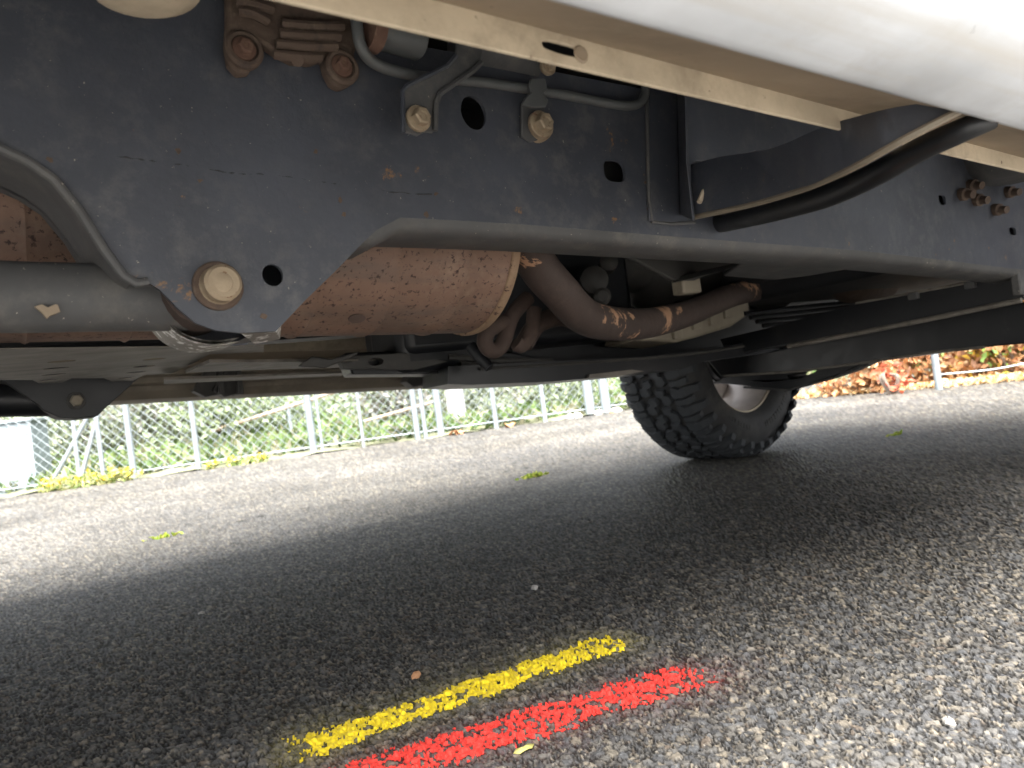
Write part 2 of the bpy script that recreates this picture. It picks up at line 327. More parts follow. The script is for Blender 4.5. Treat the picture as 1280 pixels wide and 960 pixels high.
# ================================================================== the truck
truck = empty('pickup_truck', (1.0, 1.05, 0))
tag(truck, 'white off-road truck seen from below, dark dusty frame and rusty exhaust', 'truck')
def part(mb, name, mat, parent=None, **k):
    o = mb.build(name, mat, None, **k); pr = parent or truck; o.parent = pr
    w = pr.matrix_world if pr.parent is None and pr is not truck else None
    base = Vector((0,0,0)); q = pr
    while q: base += q.location; q = q.parent
    o.location = -base; return o
YR = .62
def W(pts, Y=YR): return [at(x, y, Y) for x, y in pts]
# --- near frame rail: outer web with real holes, box behind it
left = [(-110,130),(-40,165),(0,186),(30,200),(62,222),(95,262),(125,310),(150,343),(165,352),(180,350),(200,362),(222,385),(245,404),(270,413),(300,416),(326,415),(345,414)]
right = [(380,377),(420,338),(452,305),(470,288),(500,272),(560,275),(660,281),(770,290),(936,303),(1073,313),(1187,326),(1300,340)]
bot = W(left+right); xe = bot[-1].x
bot += [Vector((2.0, YR, bot[-1].z-.03)), Vector((2.75, YR, bot[-1].z+.02))]
top = [Vector((2.75,YR,.56)), Vector((1.6,YR,.612)), Vector((.95,YR,.64)), Vector((.30,YR,.652)), Vector((.215,YR,.70)), Vector((.15,YR,.80)), Vector((-.6,YR,.84)), Vector((-.6,YR,.60))]
holes = [ellipse(at(592,141,YR), .0147, .0172, n=22), ellipse(at(768,214,YR), .0165, .0125, n=20, sq=.7), ellipse(at(341,344,YR), .0087, .0092, n=18),
         ellipse(at(1178,250,YR), .012, .0085, n=16, sq=.6), ellipse(at(1266,289,YR), .014, .0075, n=16, sq=.6)]
rail = part(MB().plate(bot+top, (0,.004,0), holes), 'frame_rail', 'frame', smooth=20)
dg = bot[len(left)-2:len(left)+5]
part(MB().strip([p+Vector((-.001,.001,.001)) for p in dg], (0,.08,0)), 'edge_flange', 'frame_dusty', rail)
rail['label'] = 'dark blue grey boxed frame rail with rust specks'
secs = []
i0 = len(left)+3; 
for p in [Vector((bot[i0-2].x, YR, bot[i0].z))] + bot[i0:]:
    x, z = p.x, p.z-.0125; zt = .60
    secs.append([Vector((x,YR+.0002,z+.0125)), Vector((x,YR+.0022,z+.0062)), Vector((x,YR+.0062,z+.002)), Vector((x,YR+.013,z)), Vector((x,YR+.062,z)), Vector((x,YR+.069,z+.003)), Vector((x,YR+.072,z+.012)), Vector((x,YR+.072,zt)), Vector((x,YR+.068,zt)), Vector((x,YR+.068,z+.012)), Vector((x,YR+.012,z+.005)), Vector((x,YR+.0045,z+.0125))])
part(MB().sweep(secs), 'bottom_flange', 'frame_dusty', rail)
# inner wall behind the drop bracket, closing strips along its lower edge
arc = W(left)
part(MB().strip(arc[:9], (0,.10,0)).strip([p+Vector((0,0,.004)) for p in arc[:9]], (0,.10,0)), 'arch_flange', 'frame_dusty', rail, smooth=60)
lip = [p + Vector((.002,-.0035,-.002)) for p in arc[:10]]
part(MB().tube(lip, [.0035]*len(lip), 8), 'arch_lip', 'frame_dusty', rail)
inn = [p + Vector((0,.084,0)) for p in bot[:i0+1]]
part(MB().plate(inn + [Vector((inn[-1].x,YR+.084,.62)), Vector((-.6,YR+.084,.66))], (0,.004,0)), 'inner_wall', 'frame', rail)
sad = spline([at(196,372,.66), at(205,398,.66), at(228,420,.66), at(262,430,.66), at(300,426,.665)], 5)
part(MB().strip(sad, (0,.06,0)).strip([p+Vector((0,0,.003)) for p in sad], (0,.06,0)), 'saddle', 'scrape', rail, smooth=60)
br = [at(345,420,YR+.004), at(330,432,YR+.03), at(352,424,YR+.05), at(362,396,YR+.02)]
part(MB().plate([at(300,416,YR+.001), at(345,414,YR+.001), at(352,402,YR+.001), at(350,424,YR+.04), at(318,430,YR+.045)], (0,0,.003)), 'bracket_tip', 'scrape', rail)
for sp_ in ([(145,195),(190,201),(236,207)], [(262,212),(300,217),(330,218)], [(345,219),(400,227),(425,231)], [(470,238),(500,241),(540,243)]):
    seam = spline([at(x, y, YR) for x, y in sp_], 7)
    part(MB().tube([p+Vector((0,.0008,random.uniform(-.0006,.0006))) for p in seam], [.0010+random.uniform(-.0004,.0003) for _ in seam], 6), 'weld_seam', 'black', rail)
for (x, y, w) in ((222,188,.0042),(425,250,.0035),(532,268,.004),(545,242,.003),(430,268,.003),(250,226,.0025),(810,262,.004),(806,228,.003),(330,395,.004),(62,200,.003),(395,190,.0028)):
    part(MB().plate([at(x, y, YR)+Vector((w*random.uniform(.3,1.0)*math.cos(t*.7), -.0007, w*random.uniform(.3,.9)*math.sin(t*.7))) for t in range(9)], (0,.0009,0)), 'rust_blister', 'cast', rail)
for (x, y, a) in ((655,291,.011),(792,306,.009),(902,312,.008),(960,318,.008),(1010,322,.009),(1140,335,.010)):
    p = at(x, y, YR+.035); part(MB().lathe([(-.0012,.0),(-.0012,a*.6),(.0,a*.75),(.002,a*.6)], (p.x,p.y,p.z), (0,0,1), 12, (1.2,.8)), 'drain_rivet', 'rustdark', rail)
# --- bolts
def bolt(px, Y, r, head, mat='zinc', parent=None, washer='zinc', hexed=True, name='bolt'):
    p = at(*px, Y)
    o = part(MB().lathe([(-.002,.0),(-.002,r*.94),(0,r),(.0025,r),(.0035,r*.94),(.0036,head*1.02)], p, (0,-1,0), 22), name, washer, parent)
    b0 = .0034
    h = MB().lathe([(b0,.0),(b0,head*1.05),(b0+.001,head),(b0+head*.75,head),(b0+head*.9,head*.82),(b0+head*.9,head*.45),(b0+head*.78,head*.38),(b0+head*.78,.0)], p, (.06,-1,.02), 6 if hexed else 20)
    part(h, 'hex_head', mat, o, smooth=25); return o
b = bolt((272,358), YR, .0195, .0145, 'zinc', hexed=False, washer='cast'); b['label'] = 'big round rusty bolt head on the drop bracket'
pb = at(272,358,YR)
bb = part(MB().lathe([(.0145,.0),(.0145,.0085),(.0168,.0075),(.0178,.003),(.018,.0)], pb, (0,-1,0), 14), 'forged_mark', 'zinc', b)
# --- rear lower link and its bushing
lk = [at(-140,362,.67), at(0,371,.67), at(110,372,.67), at(250,374,.67)]
part(MB().tube(spline(lk, 4), .0215, 14, flat=1.25), 'lower_link', 'frame_dusty', smooth=50)
part(MB().plate([at(60+a*random.uniform(.7,1.2), 386+b_*random.uniform(.7,1.2), .643) for a, b_ in ((-16,-4),(-8,-6),(0,-2),(9,-6),(17,-4),(14,3),(4,10),(-2,11),(-9,6))], (0,.004,0)), 'mud_patch', 'tan2')
part(MB().lathe([(-.03,.0),(-.03,.03),(-.028,.033),(.028,.033),(.03,.03),(.03,.0)], pb+Vector((-.004,.045,.004)), (0,1,0), 24), 'link_bushing', 'rustdark')
# --- cup of the body mount in the top left corner
c = at(182,-8,.50)
part(MB().lathe([(-.004,.0),(-.004,.022),(0,.031),(.004,.034),(.02,.034),(.026,.05),(.03,.0)], c, (0,0,1), 30), 'body_mount_cup', 'tan')
# --- rusty casting with two bolted ears
cs = part(MB().plate(W([(283,-30),(284,30),(282,55),(286,78),(298,92),(312,90),(322,76),(326,52),(346,66),(366,76),(392,78),(404,74),(407,88),(415,104),(428,110),(440,104),(445,88),(444,66),(452,40),(452,-30)], YR-.012), (0,.012,0)), 'cast_bracket', 'cast', bevel=.003)
for (x, y) in ((304,64),(426,86)):
    p = at(x, y, YR-.012)
    e = part(MB().lathe([(-.002,.0),(-.002,.0155),(.004,.0155),(.006,.0135),(.006,.011),(.002,.0105),(.002,.0)], p, (0,-1,0), 22), 'ear', 'cast', cs)
    bolt((x, y-2), YR-.014, .0098, .0066, 'rustbolt', cs, washer='rustbolt')
for k, (x0, y0, x1, y1) in enumerate(((352,30,428,33),(350,42,424,46),(345,55,420,58),(342,68,400,72),(300,14,334,26),(296,2,340,12))):
    part(MB().tube(spline([at(x0,y0,YR-.018), at((x0+x1)/2,y0+3,YR-.022), at(x1,y1,YR-.018)], 5), .0042, 8), 'rib', 'cast', cs)
part(MB().tube([at(372,74,YR-.012), at(372,76,YR-.024)], .005, 10), 'nub', 'cast', cs)
# --- brake lines, their clip, the stamped bracket
l1 = spline([at(440,-20,.585), at(446,30,.585), at(452,60,.588), at(470,80,.595), at(510,93,.60), at(560,99,.603), at(610,104,.603), at(700,118,.603), at(770,131,.603), at(795,131,.603), at(805,122,.603), at(807,105,.603), at(806,70,.603)], 6)
part(MB().tube(l1, .0052, 10), 'brake_line', 'tube', smooth=60)
cl = part(MB().plate(W([(664,98),(682,98),(685,112),(680,116),(686,126),(683,133),(667,134),(653,130),(657,122),(665,115),(662,108)], .592), (0,.004,0)), 'line_clip', 'tube', bevel=.001)
part(MB().plate(W([(652,128),(680,132),(684,150),(680,172),(664,178),(652,170)], .613), (0,.003,0)), 'tab', 'frame_dusty', cl, bevel=.001)
bolt((675,156), YR-.013, .0142, .0098, 'zinc')
pz = at(668,163,YR); part(MB().lathe([(0,.0),(0,.0155),(.006,.0155),(.012,.0142),(.012,.0)], pz+Vector((.002,0,.002)), (0,-1,0), 22), 'spacer', 'zinc')
sb = part(MB().plate(W([(503,166),(503,114),(508,108),(560,82),(570,70),(572,20),(606,20),(602,78),(592,88),(548,118),(545,130),(545,160),(541,166),(530,165),(522,170),(512,166)], YR-.036), (0,.003,0)), 'stamped_bracket', 'frame_dusty', bevel=.0012)
rimp = W([(544,163),(545,128),(550,117),(592,88),(602,78)], YR-.038)
part(MB().tube(rimp, .0026, 6), 'bracket_edge', 'frame_dusty', sb)
part(MB().tube(W([(504,166),(503,114),(509,107),(560,82),(570,70)], YR-.037), .0022, 6), 'bracket_edge', 'frame', sb)
bolt((522,149), YR-.037, .0118, .0082, 'zinc')
part(MB().lathe([(-.03,.0),(-.03,.017),(.028,.017),(.03,.015),(.03,.0)], at(490,42,.60), (1,.1,-.05), 18), 'clamp_cylinder', 'tube')
part(MB().lathe([(-.006,.0),(-.006,.019),(.006,.019),(.006,.0)], at(464,38,.592), (1,.1,-.05), 18), 'clamp_band', 'rustbolt')
part(MB().lathe([(-.05,.0),(-.05,.024),(.04,.024),(.045,.015),(.045,.0)], at(625,68,.63), (1,.05,-.05), 18), 'damper_body', 'frame_dusty')
bolt((684,84), .60, .009, .006, 'zinc')
# --- body outrigger on the rail and the curved side arm
og = MB().plate([at(846,100,YR), at(850,268,YR), at(866,276,.565), at(858,205,.555), at(855,100,.555)], (.004,0,0))
og.plate(W([(812,100),(812,276),(848,278),(846,100)], YR-.004), (0,.0035,0))
outr = part(og, 'body_outrigger', 'frame', bevel=.001)
part(MB().tube(W([(808,110),(811,250),(815,277),(840,280),(868,278)], YR-.003), .0022, 6), 'weld_bead', 'frame_dusty', outr)
part(MB().plate(W([(857,100),(943,100),(946,188),(915,196),(908,206),(872,200),(860,206)], .57), (0,.003,0)), 'outrigger_plate', 'frame', outr, bevel=.001)
part(MB().tube([at(892,208,.556), at(874,253,.56)], [.0021,.003], 6), 'weld_bead', 'tan', outr)
lo = [(866,272,.575),(935,257,.49),(1000,238,.405),(1040,222,.35),(1075,205,.315),(1130,174,.275),(1200,138,.243)]
up = [(866,205,.575),(900,196,.53),(965,185,.44),(1030,158,.35),(1070,146,.315),(1120,134,.28),(1195,124,.246)]
LO = spline([at(*p) for p in lo], 5); UP = spline([at(*p) for p in up], 5)
am = MB().sweep([[a, b, b+Vector((0,.003,0)), a+Vector((0,.003,0))] for a, b in zip(LO, UP)])
arm = part(am, 'side_arm', 'frame', smooth=60)
part(MB().tube([a+Vector((0,-.001,0)) for a in LO], [.0030]*len(LO), 8), 'arm_flange', 'step', arm)
t2 = spline([at(898,279,.625), at(960,265,.51), at(1030,246,.415), at(1090,220,.345), at(1150,187,.295), at(1205,162,.258), at(1240,148,.243)], 5)
part(MB().tube(t2, [.0125-.0045*i/30 for i in range(31)], 14), 'arm_tube', 'black', arm, smooth=60)
# --- mount bowl and studs at the front end of the rail
bw = at(1262,196,.56)
part(MB().lathe([(-.052,.0),(-.052,.055),(-.045,.075),(-.03,.092),(0,.105),(.01,.105),(.01,.0)], bw+Vector((.05,.0,.02)), (0,0,1), 30), 'mount_bowl', 'frame_dusty')
for (x, y) in ((1204,243),(1222,250),(1246,262),(1215,232),(1262,240)):
    q = at(x, y, YR-.006); part(MB().lathe([(-.006,.0),(-.006,.011),(.006,.011),(.008,.007),(.02,.007),(.02,.0)], q, (-.3,-1,-.3), 10), 'mount_stud', 'cast', smooth=30)
# --- sill and white body side (both sides of the cab)
def rake(x): return -.034*x
def sill_z(px): return
E0, E1p = at(430,18,.33), at(1280,215,.33); sl = (E1p.z-E0.z)/(E1p.x-E0.x)
F0, F1 = at(547,0,.33), at(1220,181,.33); fl = (F1.z-F0.z)/(F1.x-F0.x)
G0, G1 = at(690,0,.24), at(1280,163,.24); gl = (G1.z-G0.z)/(G1.x-G0.x)
def ez(x): return E0.z+sl*(x-E0.x)
def fz(x): return F0.z+fl*(x-F0.x)
def gz(x): return G0.z+gl*(x-G0.x)
def mir(p, s): return Vector(p) if s < 0 else Vector((p[0], 2.10-p[1], p[2]))
xs = [-.42 + .1*i for i in range(21)]
for s in (-1, 1):
    q0 = [(x,.33,ez(x)) for x in (xs[0], xs[-1])]; q1 = [(x,.33,fz(x)+.03) for x in (xs[-1], xs[0])]
    sc = at(705,63,.33); slot = [ellipse((sc.x,.33,sc.z+.001), .0155, .0032, u=(1,0,sl), n=16, sq=.6)] if s < 0 else []
    m = MB().plate([mir(p, s) for p in q0+q1], (0,.003*-s,0), [[mir(p, s) for p in h] for h in slot])
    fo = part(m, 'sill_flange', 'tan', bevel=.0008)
    if s < 0:
        part(MB().lathe([(0,.0),(0,.0055),(.0012,.0045),(.0012,.0)], at(726,68,.3295), (0,-1,0), 12), 'flange_spot', 'tan2', fo)
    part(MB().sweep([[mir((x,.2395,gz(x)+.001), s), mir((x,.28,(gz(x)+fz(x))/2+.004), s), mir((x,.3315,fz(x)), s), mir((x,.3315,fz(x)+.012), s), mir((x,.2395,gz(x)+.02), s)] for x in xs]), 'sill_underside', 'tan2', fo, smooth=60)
    prof = [(.245,.012),(.2405,.0),(.225,-.0005),(.205,.003),(.186,.011),(.168,.026),(.154,.047),(.144,.075),(.137,.115),(.131,.17),(.126,.25),(.124,.34),(.125,.45),(.132,.56),(.145,.62)]
    pr = spline([Vector((0,y,z)) for y, z in prof], 3)
    sp = part(MB().sweep([[mir((x,v.y,gz(x)+v.z), s) for v in pr] for x in xs], closed=False), 'rocker_panel', 'white', smooth=70)
    sp.modifiers.new('thick', 'SOLIDIFY').thickness = .0012
    sp['label'] = 'white painted lower body side' if s < 0 else 'white lower body side beyond the frame'
# --- floor, cab, bonnet, bed above: they close the truck and shade the road
fm = MB()
for k in range(12):
    x = -1.3 + .3*k; fm.box((x+.15,1.05,.735+.006*(k % 2)), (.30,1.46,.05))
part(fm, 'floor_pan', 'dark', bevel=.01)
part(MB().sweep([[Vector((x,.85,.72)),Vector((x,.92,.80)),Vector((x,1.18,.80)),Vector((x,1.25,.72)),Vector((x,1.25,.70)),Vector((x,.85,.70))] for x in (-.2,1.8)]), 'tunnel', 'dark')
cabp = [(-.45,1.06),(1.62,1.04),(1.75,1.12),(2.85,1.05),(2.95,.70),(2.95,.62),(2.62,.60),(2.50,.86),(2.10,.93),(1.72,.86),(1.60,.62),(-.42,.64),(-.50,.86),(-.85,.93),(-1.2,.86),(-1.3,.62),(-1.9,.64),(-1.9,1.04)]
cabo = [Vector((x,.16,z)) for x, z in cabp]
part(MB().plate(cabo, (0,.02,0)), 'body_side', 'white', bevel=.006); part(MB().plate([Vector((p.x,1.92,p.z)) for p in cabo], (0,.02,0)), 'body_side', 'white', bevel=.006)
part(MB().box((2.25,1.05,1.075), (1.2,1.70,.04)), 'bonnet', 'white', bevel=.02)
part(MB().box((2.93,1.05,.83), (.06,1.72,.45)), 'front_bumper', 'white', bevel=.02); part(MB().box((-1.9,1.05,.83), (.05,1.72,.40)), 'tailgate', 'white', bevel=.015)
part(MB().sweep([[Vector((x0,y,1.04)),Vector((x1,.24 if y < 1 else 1.86,1.75)),Vector((x1-.02,.26 if y < 1 else 1.84,1.75)),Vector((x0,y+(.02 if y < 1 else -.02),1.04))] for x0, x1, y in ((1.6,1.15,.17),(1.6,1.15,1.93))]), 'windscreen', 'black')
part(MB().sweep([[Vector((-.30,y,1.04)),Vector((1.6,y,1.04)),Vector((1.1,y+d,1.72)),Vector((-.25,y+d,1.72))] for y, d in ((.17,.08),(.18,.08))]), 'side_glass', 'black')
part(MB().sweep([[Vector((-.30,y,1.04)),Vector((1.6,y,1.04)),Vector((1.1,y+d,1.72)),Vector((-.25,y+d,1.72))] for y, d in ((1.93,-.08),(1.92,-.08))]), 'side_glass', 'black')
part(MB().box((.43,1.05,1.75), (1.40,1.60,.05)), 'roof', 'white', bevel=.02)
part(MB().box((-.30,1.05,1.38), (.03,1.60,.70)), 'rear_glass', 'black', bevel=.005)
part(MB().box((-1.1,1.05,.79), (1.6,1.68,.03)), 'load_bed', 'white', bevel=.01)
# --- far frame rail, its drop bracket and link: near-black, deep shade put into the colour
fr = []
for x in (-.6, -.1, .1, .84, .90, 1.0, 1.6, 2.7):
    z = .475 if x < .87 else .345
    fr.append([Vector((x,1.46,z)), Vector((x,1.54,z)), Vector((x,1.54,z+.15)), Vector((x,1.46,z+.15))])
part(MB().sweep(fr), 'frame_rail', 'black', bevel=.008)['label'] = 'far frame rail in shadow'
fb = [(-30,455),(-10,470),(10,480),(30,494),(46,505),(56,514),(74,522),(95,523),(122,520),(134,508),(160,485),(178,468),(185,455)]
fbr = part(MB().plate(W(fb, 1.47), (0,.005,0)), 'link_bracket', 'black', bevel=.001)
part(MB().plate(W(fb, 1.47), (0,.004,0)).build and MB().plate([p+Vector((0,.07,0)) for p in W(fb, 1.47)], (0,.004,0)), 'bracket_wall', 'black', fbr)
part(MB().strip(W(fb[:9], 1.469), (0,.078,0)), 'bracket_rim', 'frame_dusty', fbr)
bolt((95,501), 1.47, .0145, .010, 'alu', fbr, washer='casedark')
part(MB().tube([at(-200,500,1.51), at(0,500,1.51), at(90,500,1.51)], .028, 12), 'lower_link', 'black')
# --- grey slotted plate of the tank guard
pz = .42
def Zp(pts, z=pz): return [atZ(x, y, z) for x, y in pts]
po = Zp([(-140,438),(-140,474),(0,475),(40,475),(48,479),(78,478),(90,473),(130,473),(140,477),(166,476),(180,469),(214,467),(240,455),(262,443),(330,440),(330,432),(150,434)])
sl_h = []
for (x, y) in ((77,452),(70,460.5),(67,468.3),(62,475),(193,449),(180,458),(169,465.5),(158,472.5)):
    q = atZ(x, y, pz); sl_h.append(ellipse(q, .0150, .0115, u=(1,.02,0), w=(0,1,0), n=14))
tp = part(MB().plate(po, (0,0,.0007), sl_h), 'tank_guard', 'skidgrey')
part(MB().box((.05,1.15,.50), (.8,.40,.05)), 'tank_shell', 'dark', bevel=.02)
part(MB().plate(Zp([(232,466),(262,453),(420,452),(560,449),(560,456),(330,462)], .41), (0,0,.004), [ellipse(atZ(318,457,.41), .018, .008, w=(0,1,0), n=12)]), 'cross_plate', 'skidgrey')
part(MB().plate(Zp([(205,475),(560,461),(690,456),(690,459),(420,470),(205,480)], .405), (0,0,.004)), 'cross_strip', 'skidgrey')
for x0, x1, y in ((372,440,449),):
    part(MB().sweep([[at(x0,y+9,1.2),at(x0+18,y-4,1.2),at(x0+18,y-4,1.23),at(x0,y+9,1.23)],[at((x0+x1)/2,y+11,1.2),at((x0+x1)/2+8,y,1.2),at((x0+x1)/2+8,y,1.23),at((x0+x1)/2,y+11,1.23)],[at(x1,y-2,1.2),at(x1+10,y-10,1.2),at(x1+10,y-10,1.23),at(x1,y-2,1.23)]]), 'hanger_blade', 'casedark', bevel=.002)
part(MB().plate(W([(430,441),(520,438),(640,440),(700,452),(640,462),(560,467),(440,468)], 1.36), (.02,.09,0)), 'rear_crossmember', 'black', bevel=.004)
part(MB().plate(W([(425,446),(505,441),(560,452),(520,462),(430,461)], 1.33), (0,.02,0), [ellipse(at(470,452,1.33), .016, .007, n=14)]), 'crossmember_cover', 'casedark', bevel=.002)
for (x0, y0, x1, y1) in ((560,446,690,451),(575,455,720,458)): part(MB().tube([at(x0,y0,1.33), at((x0+x1)/2,(y0+y1)/2+2,1.33), at(x1,y1,1.33)], .006, 8), 'fuel_line', 'casedark')
# --- far running board with its hangers
rb = []
P0, P1 = at(151,504,1.93), at(676,477,1.93); k1 = (P1.z-P0.z)/(P1.x-P0.x)
for x in (-.8, -.3, .1, .5, .9, 1.22):
    z = P0.z + k1*(x-P0.x)
    rb.append([Vector((x,y,z+d)) for y, d in ((1.93,0),(1.90,.004),(1.885,.022),(1.885,.034),(1.872,.038),(1.872,.052),(1.858,.055),(1.858,.066),(1.84,.07),(1.84,.085),(2.0,.085),(2.02,.07),(2.02,.02),(1.99,0))])
part(MB().sweep(rb), 'running_board', 'step', bevel=.002)['label'] = 'dusty brown running board on the far side'
for (x, y) in ((258,480),(282,480),(520,470),(545,468)):
    c = at(x, y, 1.80); part(MB().plate([c+Vector(v) for v in ((-.03,0,-.012),(0,.02,-.028),(.028,.02,-.024),(.028,0,.03),(0,0,.03))], (.006,.05,0)).box(c+Vector((.03,.02,.0)), (.012,.06,.055)), 'board_hanger', 'casedark', bevel=.002)
# --- muffler
mc = Vector((0,.885,.528)); mp = [(-.45,.0),(-.45,.09),(-.43,.118)]
for k in range(11): mp += [(-.40+.09*k,.1265),(-.40+.09*k+.004,.1288),(-.40+.09*k+.008,.1265)]
mp += [(.553,.1262),(.556,.1285),(.568,.1300),(.576,.1290),(.579,.123),(.584,.112),(.592,.088),(.596,.0)]
MAX = Vector((1,0,-.045)); mc.z += .026
mf = part(MB().lathe(mp[:-8]+[(.566,.1262),(.5662,.0)], mc, MAX, 64), 'muffler', 'muffler', smooth=30)
mf['label'] = 'rust brown muffler drum with dark scale specks'
part(MB().lathe([(.5655,.0),(.5655,.1276),(.567,.1295),(.571,.1304),(.577,.1290),(.580,.123),(.586,.110),(.594,.085),(.598,.0)], mc, MAX, 64), 'end_rim', 'mufrim', mf, smooth=50)
part(MB().lathe([(-.0006,.0),(-.0006,.008),(.001,.008),(.001,.0)], at(446,398,.795), (.1,-.8,-.6), 12, (1.4,.7)), 'scale_patch', 'rustdark', mf)
# --- exhaust pipe from the muffler forward
pp = spline([at(*p) for p in ((655,290,.84),(673,333,.86),(703,368,.88),(721,388,.90),(741,400,.93),(774,405,.98),(815,403,1.06),(858,392,1.15),(892,378,1.20),(922,367,1.24),(964,359,1.29),(1000,354,1.32))], 6)
ep = part(MB().tube(pp, .029, 22), 'exhaust_pipe', 'pipe', smooth=60); ep['label'] = 'dark brown exhaust pipe with orange peeled patches'
cv = at(1068,356,1.22)
part(MB().lathe([(-.16,.0),(-.16,.035),(-.13,.05),(-.08,.068),(.10,.07),(.16,.05),(.19,.035),(.19,.0)], cv+Vector((.04,0,.015)), (1,.12,-.02), 30), 'catalytic_converter', 'cast')
part(MB().box(at(985,355,1.30), (.012,.085,.07)), 'pipe_flange', 'rustdark', bevel=.004)
for pts, r in (([(660,372,.98),(640,395,.98),(628,430,.98),(615,438,.98),(606,428,.98),(612,412,.98),(632,402,.98)], .0125), ([(668,385,1.0),(664,415,1.0),(652,432,1.0),(645,428,1.0)], .012), ([(655,430,1.02),(672,405,1.02),(700,396,1.02),(720,402,1.02)], .016)):
    part(MB().tube(spline([at(*p) for p in pts], 5), r, 12), 'hanger_loop', 'rustdark')
# --- gearbox, sump, transmission crossmember
gc = at(812,340,1.44)
gb = part(MB().lathe([(-.30,.0),(-.30,.05),(-.18,.07),(-.06,.085),(-.03,.12),(.0,.135),(.015,.135),(.02,.12),(.10,.11),(.35,.12),(.5,.16),(.5,.0)], gc+Vector((0,0,.03)), (1,0,0), 28), 'gearbox', 'casedark', smooth=40)
for a in range(0, 360, 45): part(MB().lathe([(-.012,.0),(-.012,.009),(.012,.009),(.012,.0)], gc+Vector((-.005,.135*math.cos(math.radians(a)),.03+.135*math.sin(math.radians(a)))), (1,0,0), 6), 'housing_bolt', 'zinc', gb)
su = W([(795,425),(800,414),(850,402),(905,385),(935,368),(938,392),(915,408),(870,422),(845,428)], 1.30)
sm = part(MB().plate(su, (.02,.14,.0)), 'sump', 'alu', bevel=.006)
for (x, y) in ((848,414),(872,402),(893,397),(912,388)): part(MB().plate(W([(x-6,y-9),(x+5,y-11),(x+6,y+8),(x-4,y+10)], 1.29), (0,.01,0)), 'sump_rib', 'alu', sm, bevel=.002)
xm = MB().plate(W([(768,300),(780,318),(840,350),(870,350),(940,320),(960,300)], .95), (0,.01,0)); part(xm, 'transmission_crossmember', 'casedark', bevel=.003)
part(MB().sweep([[at(840,354,.96),at(846,346,.96),at(846,346,.99),at(840,354,.99)],[at(900,340,.86),at(905,332,.86),at(905,332,.90),at(900,340,.90)],[at(955,322,.72),at(960,314,.72),at(960,314,.78),at(955,322,.78)],[at(1040,318,.66),at(1040,312,.66),at(1040,312,.70),at(1040,322,.70)]]), 'crossmember_flange', 'frame_dusty', bevel=.002)
part(MB().plate([at(938,322,.705), at(1075,334,.705), at(1010,345,.80), at(968,350,.86), at(905,345,.88)], (0,0,.004)), 'gusset_plate', 'frame_dusty', bevel=.002)
part(MB().box(at(858,358,.98), (.05,.03,.03)), 'mount_block', 'alu', bevel=.004)
for (x, y, Y, r) in ((742,352,1.25,.03),(760,330,1.25,.02),(752,372,1.2,.018)): part(MB().lathe([(-.03,.0),(-.03,r),(.03,r),(.035,r*.6),(.035,.0)], at(x,y,Y), (-.6,-.8,0), 16), 'case_plug', 'casedark')
part(MB().tube([Vector((-.6,1.15,.50)), Vector((.75,1.12,.50))], .032, 16), 'drive_shaft', 'black')
for k in range(5): part(MB().tube(spline([at(930+8*k,392+5*k,1.3), at(1000,384+6*k,1.3), at(1080,376+5*k,1.25)], 5), .006, 8), 'hose', 'black')
for (x, y, r) in ((600,446,.012),): part(MB().lathe([(-.03,.0),(-.03,r),(.0,r*1.1),(.03,r*.8),(.03,.0)], at(x,y,1.25), (.3,-.5,-.8), 14), 'wiring_plug', 'black')
part(MB().box((2.15,1.08,.72), (.95,.62,.50)).box((1.75,1.05,.66), (.3,.5,.3)), 'engine_block', 'dark', bevel=.03)
part(MB().box((1.95,.86,.60), (.5,.12,.22)).box((2.4,.80,.60), (.5,.3,.3)), 'engine_side_cover', 'casedark', bevel=.02)
part(MB().box((1.0,1.42,.53), (.62,.20,.24)).box((.78,1.40,.46), (.20,.14,.16)), 'transfer_case', 'black', bevel=.02)
part(MB().box((1.15,1.62,.60), (1.6,.20,.20)), 'fuel_tank', 'dark', bevel=.04)
# --- lower guard plates and front crossmembers
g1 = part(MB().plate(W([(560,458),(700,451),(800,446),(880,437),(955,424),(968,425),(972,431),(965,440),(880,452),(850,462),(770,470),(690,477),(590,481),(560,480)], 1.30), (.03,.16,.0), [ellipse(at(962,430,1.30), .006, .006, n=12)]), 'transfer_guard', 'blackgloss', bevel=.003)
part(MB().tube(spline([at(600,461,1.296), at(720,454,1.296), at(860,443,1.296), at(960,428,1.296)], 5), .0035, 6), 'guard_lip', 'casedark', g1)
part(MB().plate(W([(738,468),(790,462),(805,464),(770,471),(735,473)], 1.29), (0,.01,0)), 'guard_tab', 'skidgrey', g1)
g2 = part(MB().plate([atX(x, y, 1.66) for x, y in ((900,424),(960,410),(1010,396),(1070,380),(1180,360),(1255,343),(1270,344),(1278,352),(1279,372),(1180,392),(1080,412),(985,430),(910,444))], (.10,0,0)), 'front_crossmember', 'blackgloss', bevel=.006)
part(MB().tube([atX(985,433,1.655), atX(1080,415,1.655), atX(1180,395,1.655), atX(1277,375,1.655)], .0055, 8), 'lower_lit_edge', 'skidgrey', g2)  # light grey strip: the lit line of the edge put into colour
part(MB().tube([atX(1070,379,1.658), atX(1180,359,1.658), atX(1260,343,1.658)], .003, 6), 'upper_lit_edge', 'skidgrey', g2)  # the top edge's lit line, also painted as a grey strip
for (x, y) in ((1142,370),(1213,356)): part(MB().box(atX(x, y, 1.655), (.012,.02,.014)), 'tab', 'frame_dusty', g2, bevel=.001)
part(MB().box(atX(1276,352,1.64), (.05,.016,.05)), 'end_plate', 'frame_dusty', g2, bevel=.003)
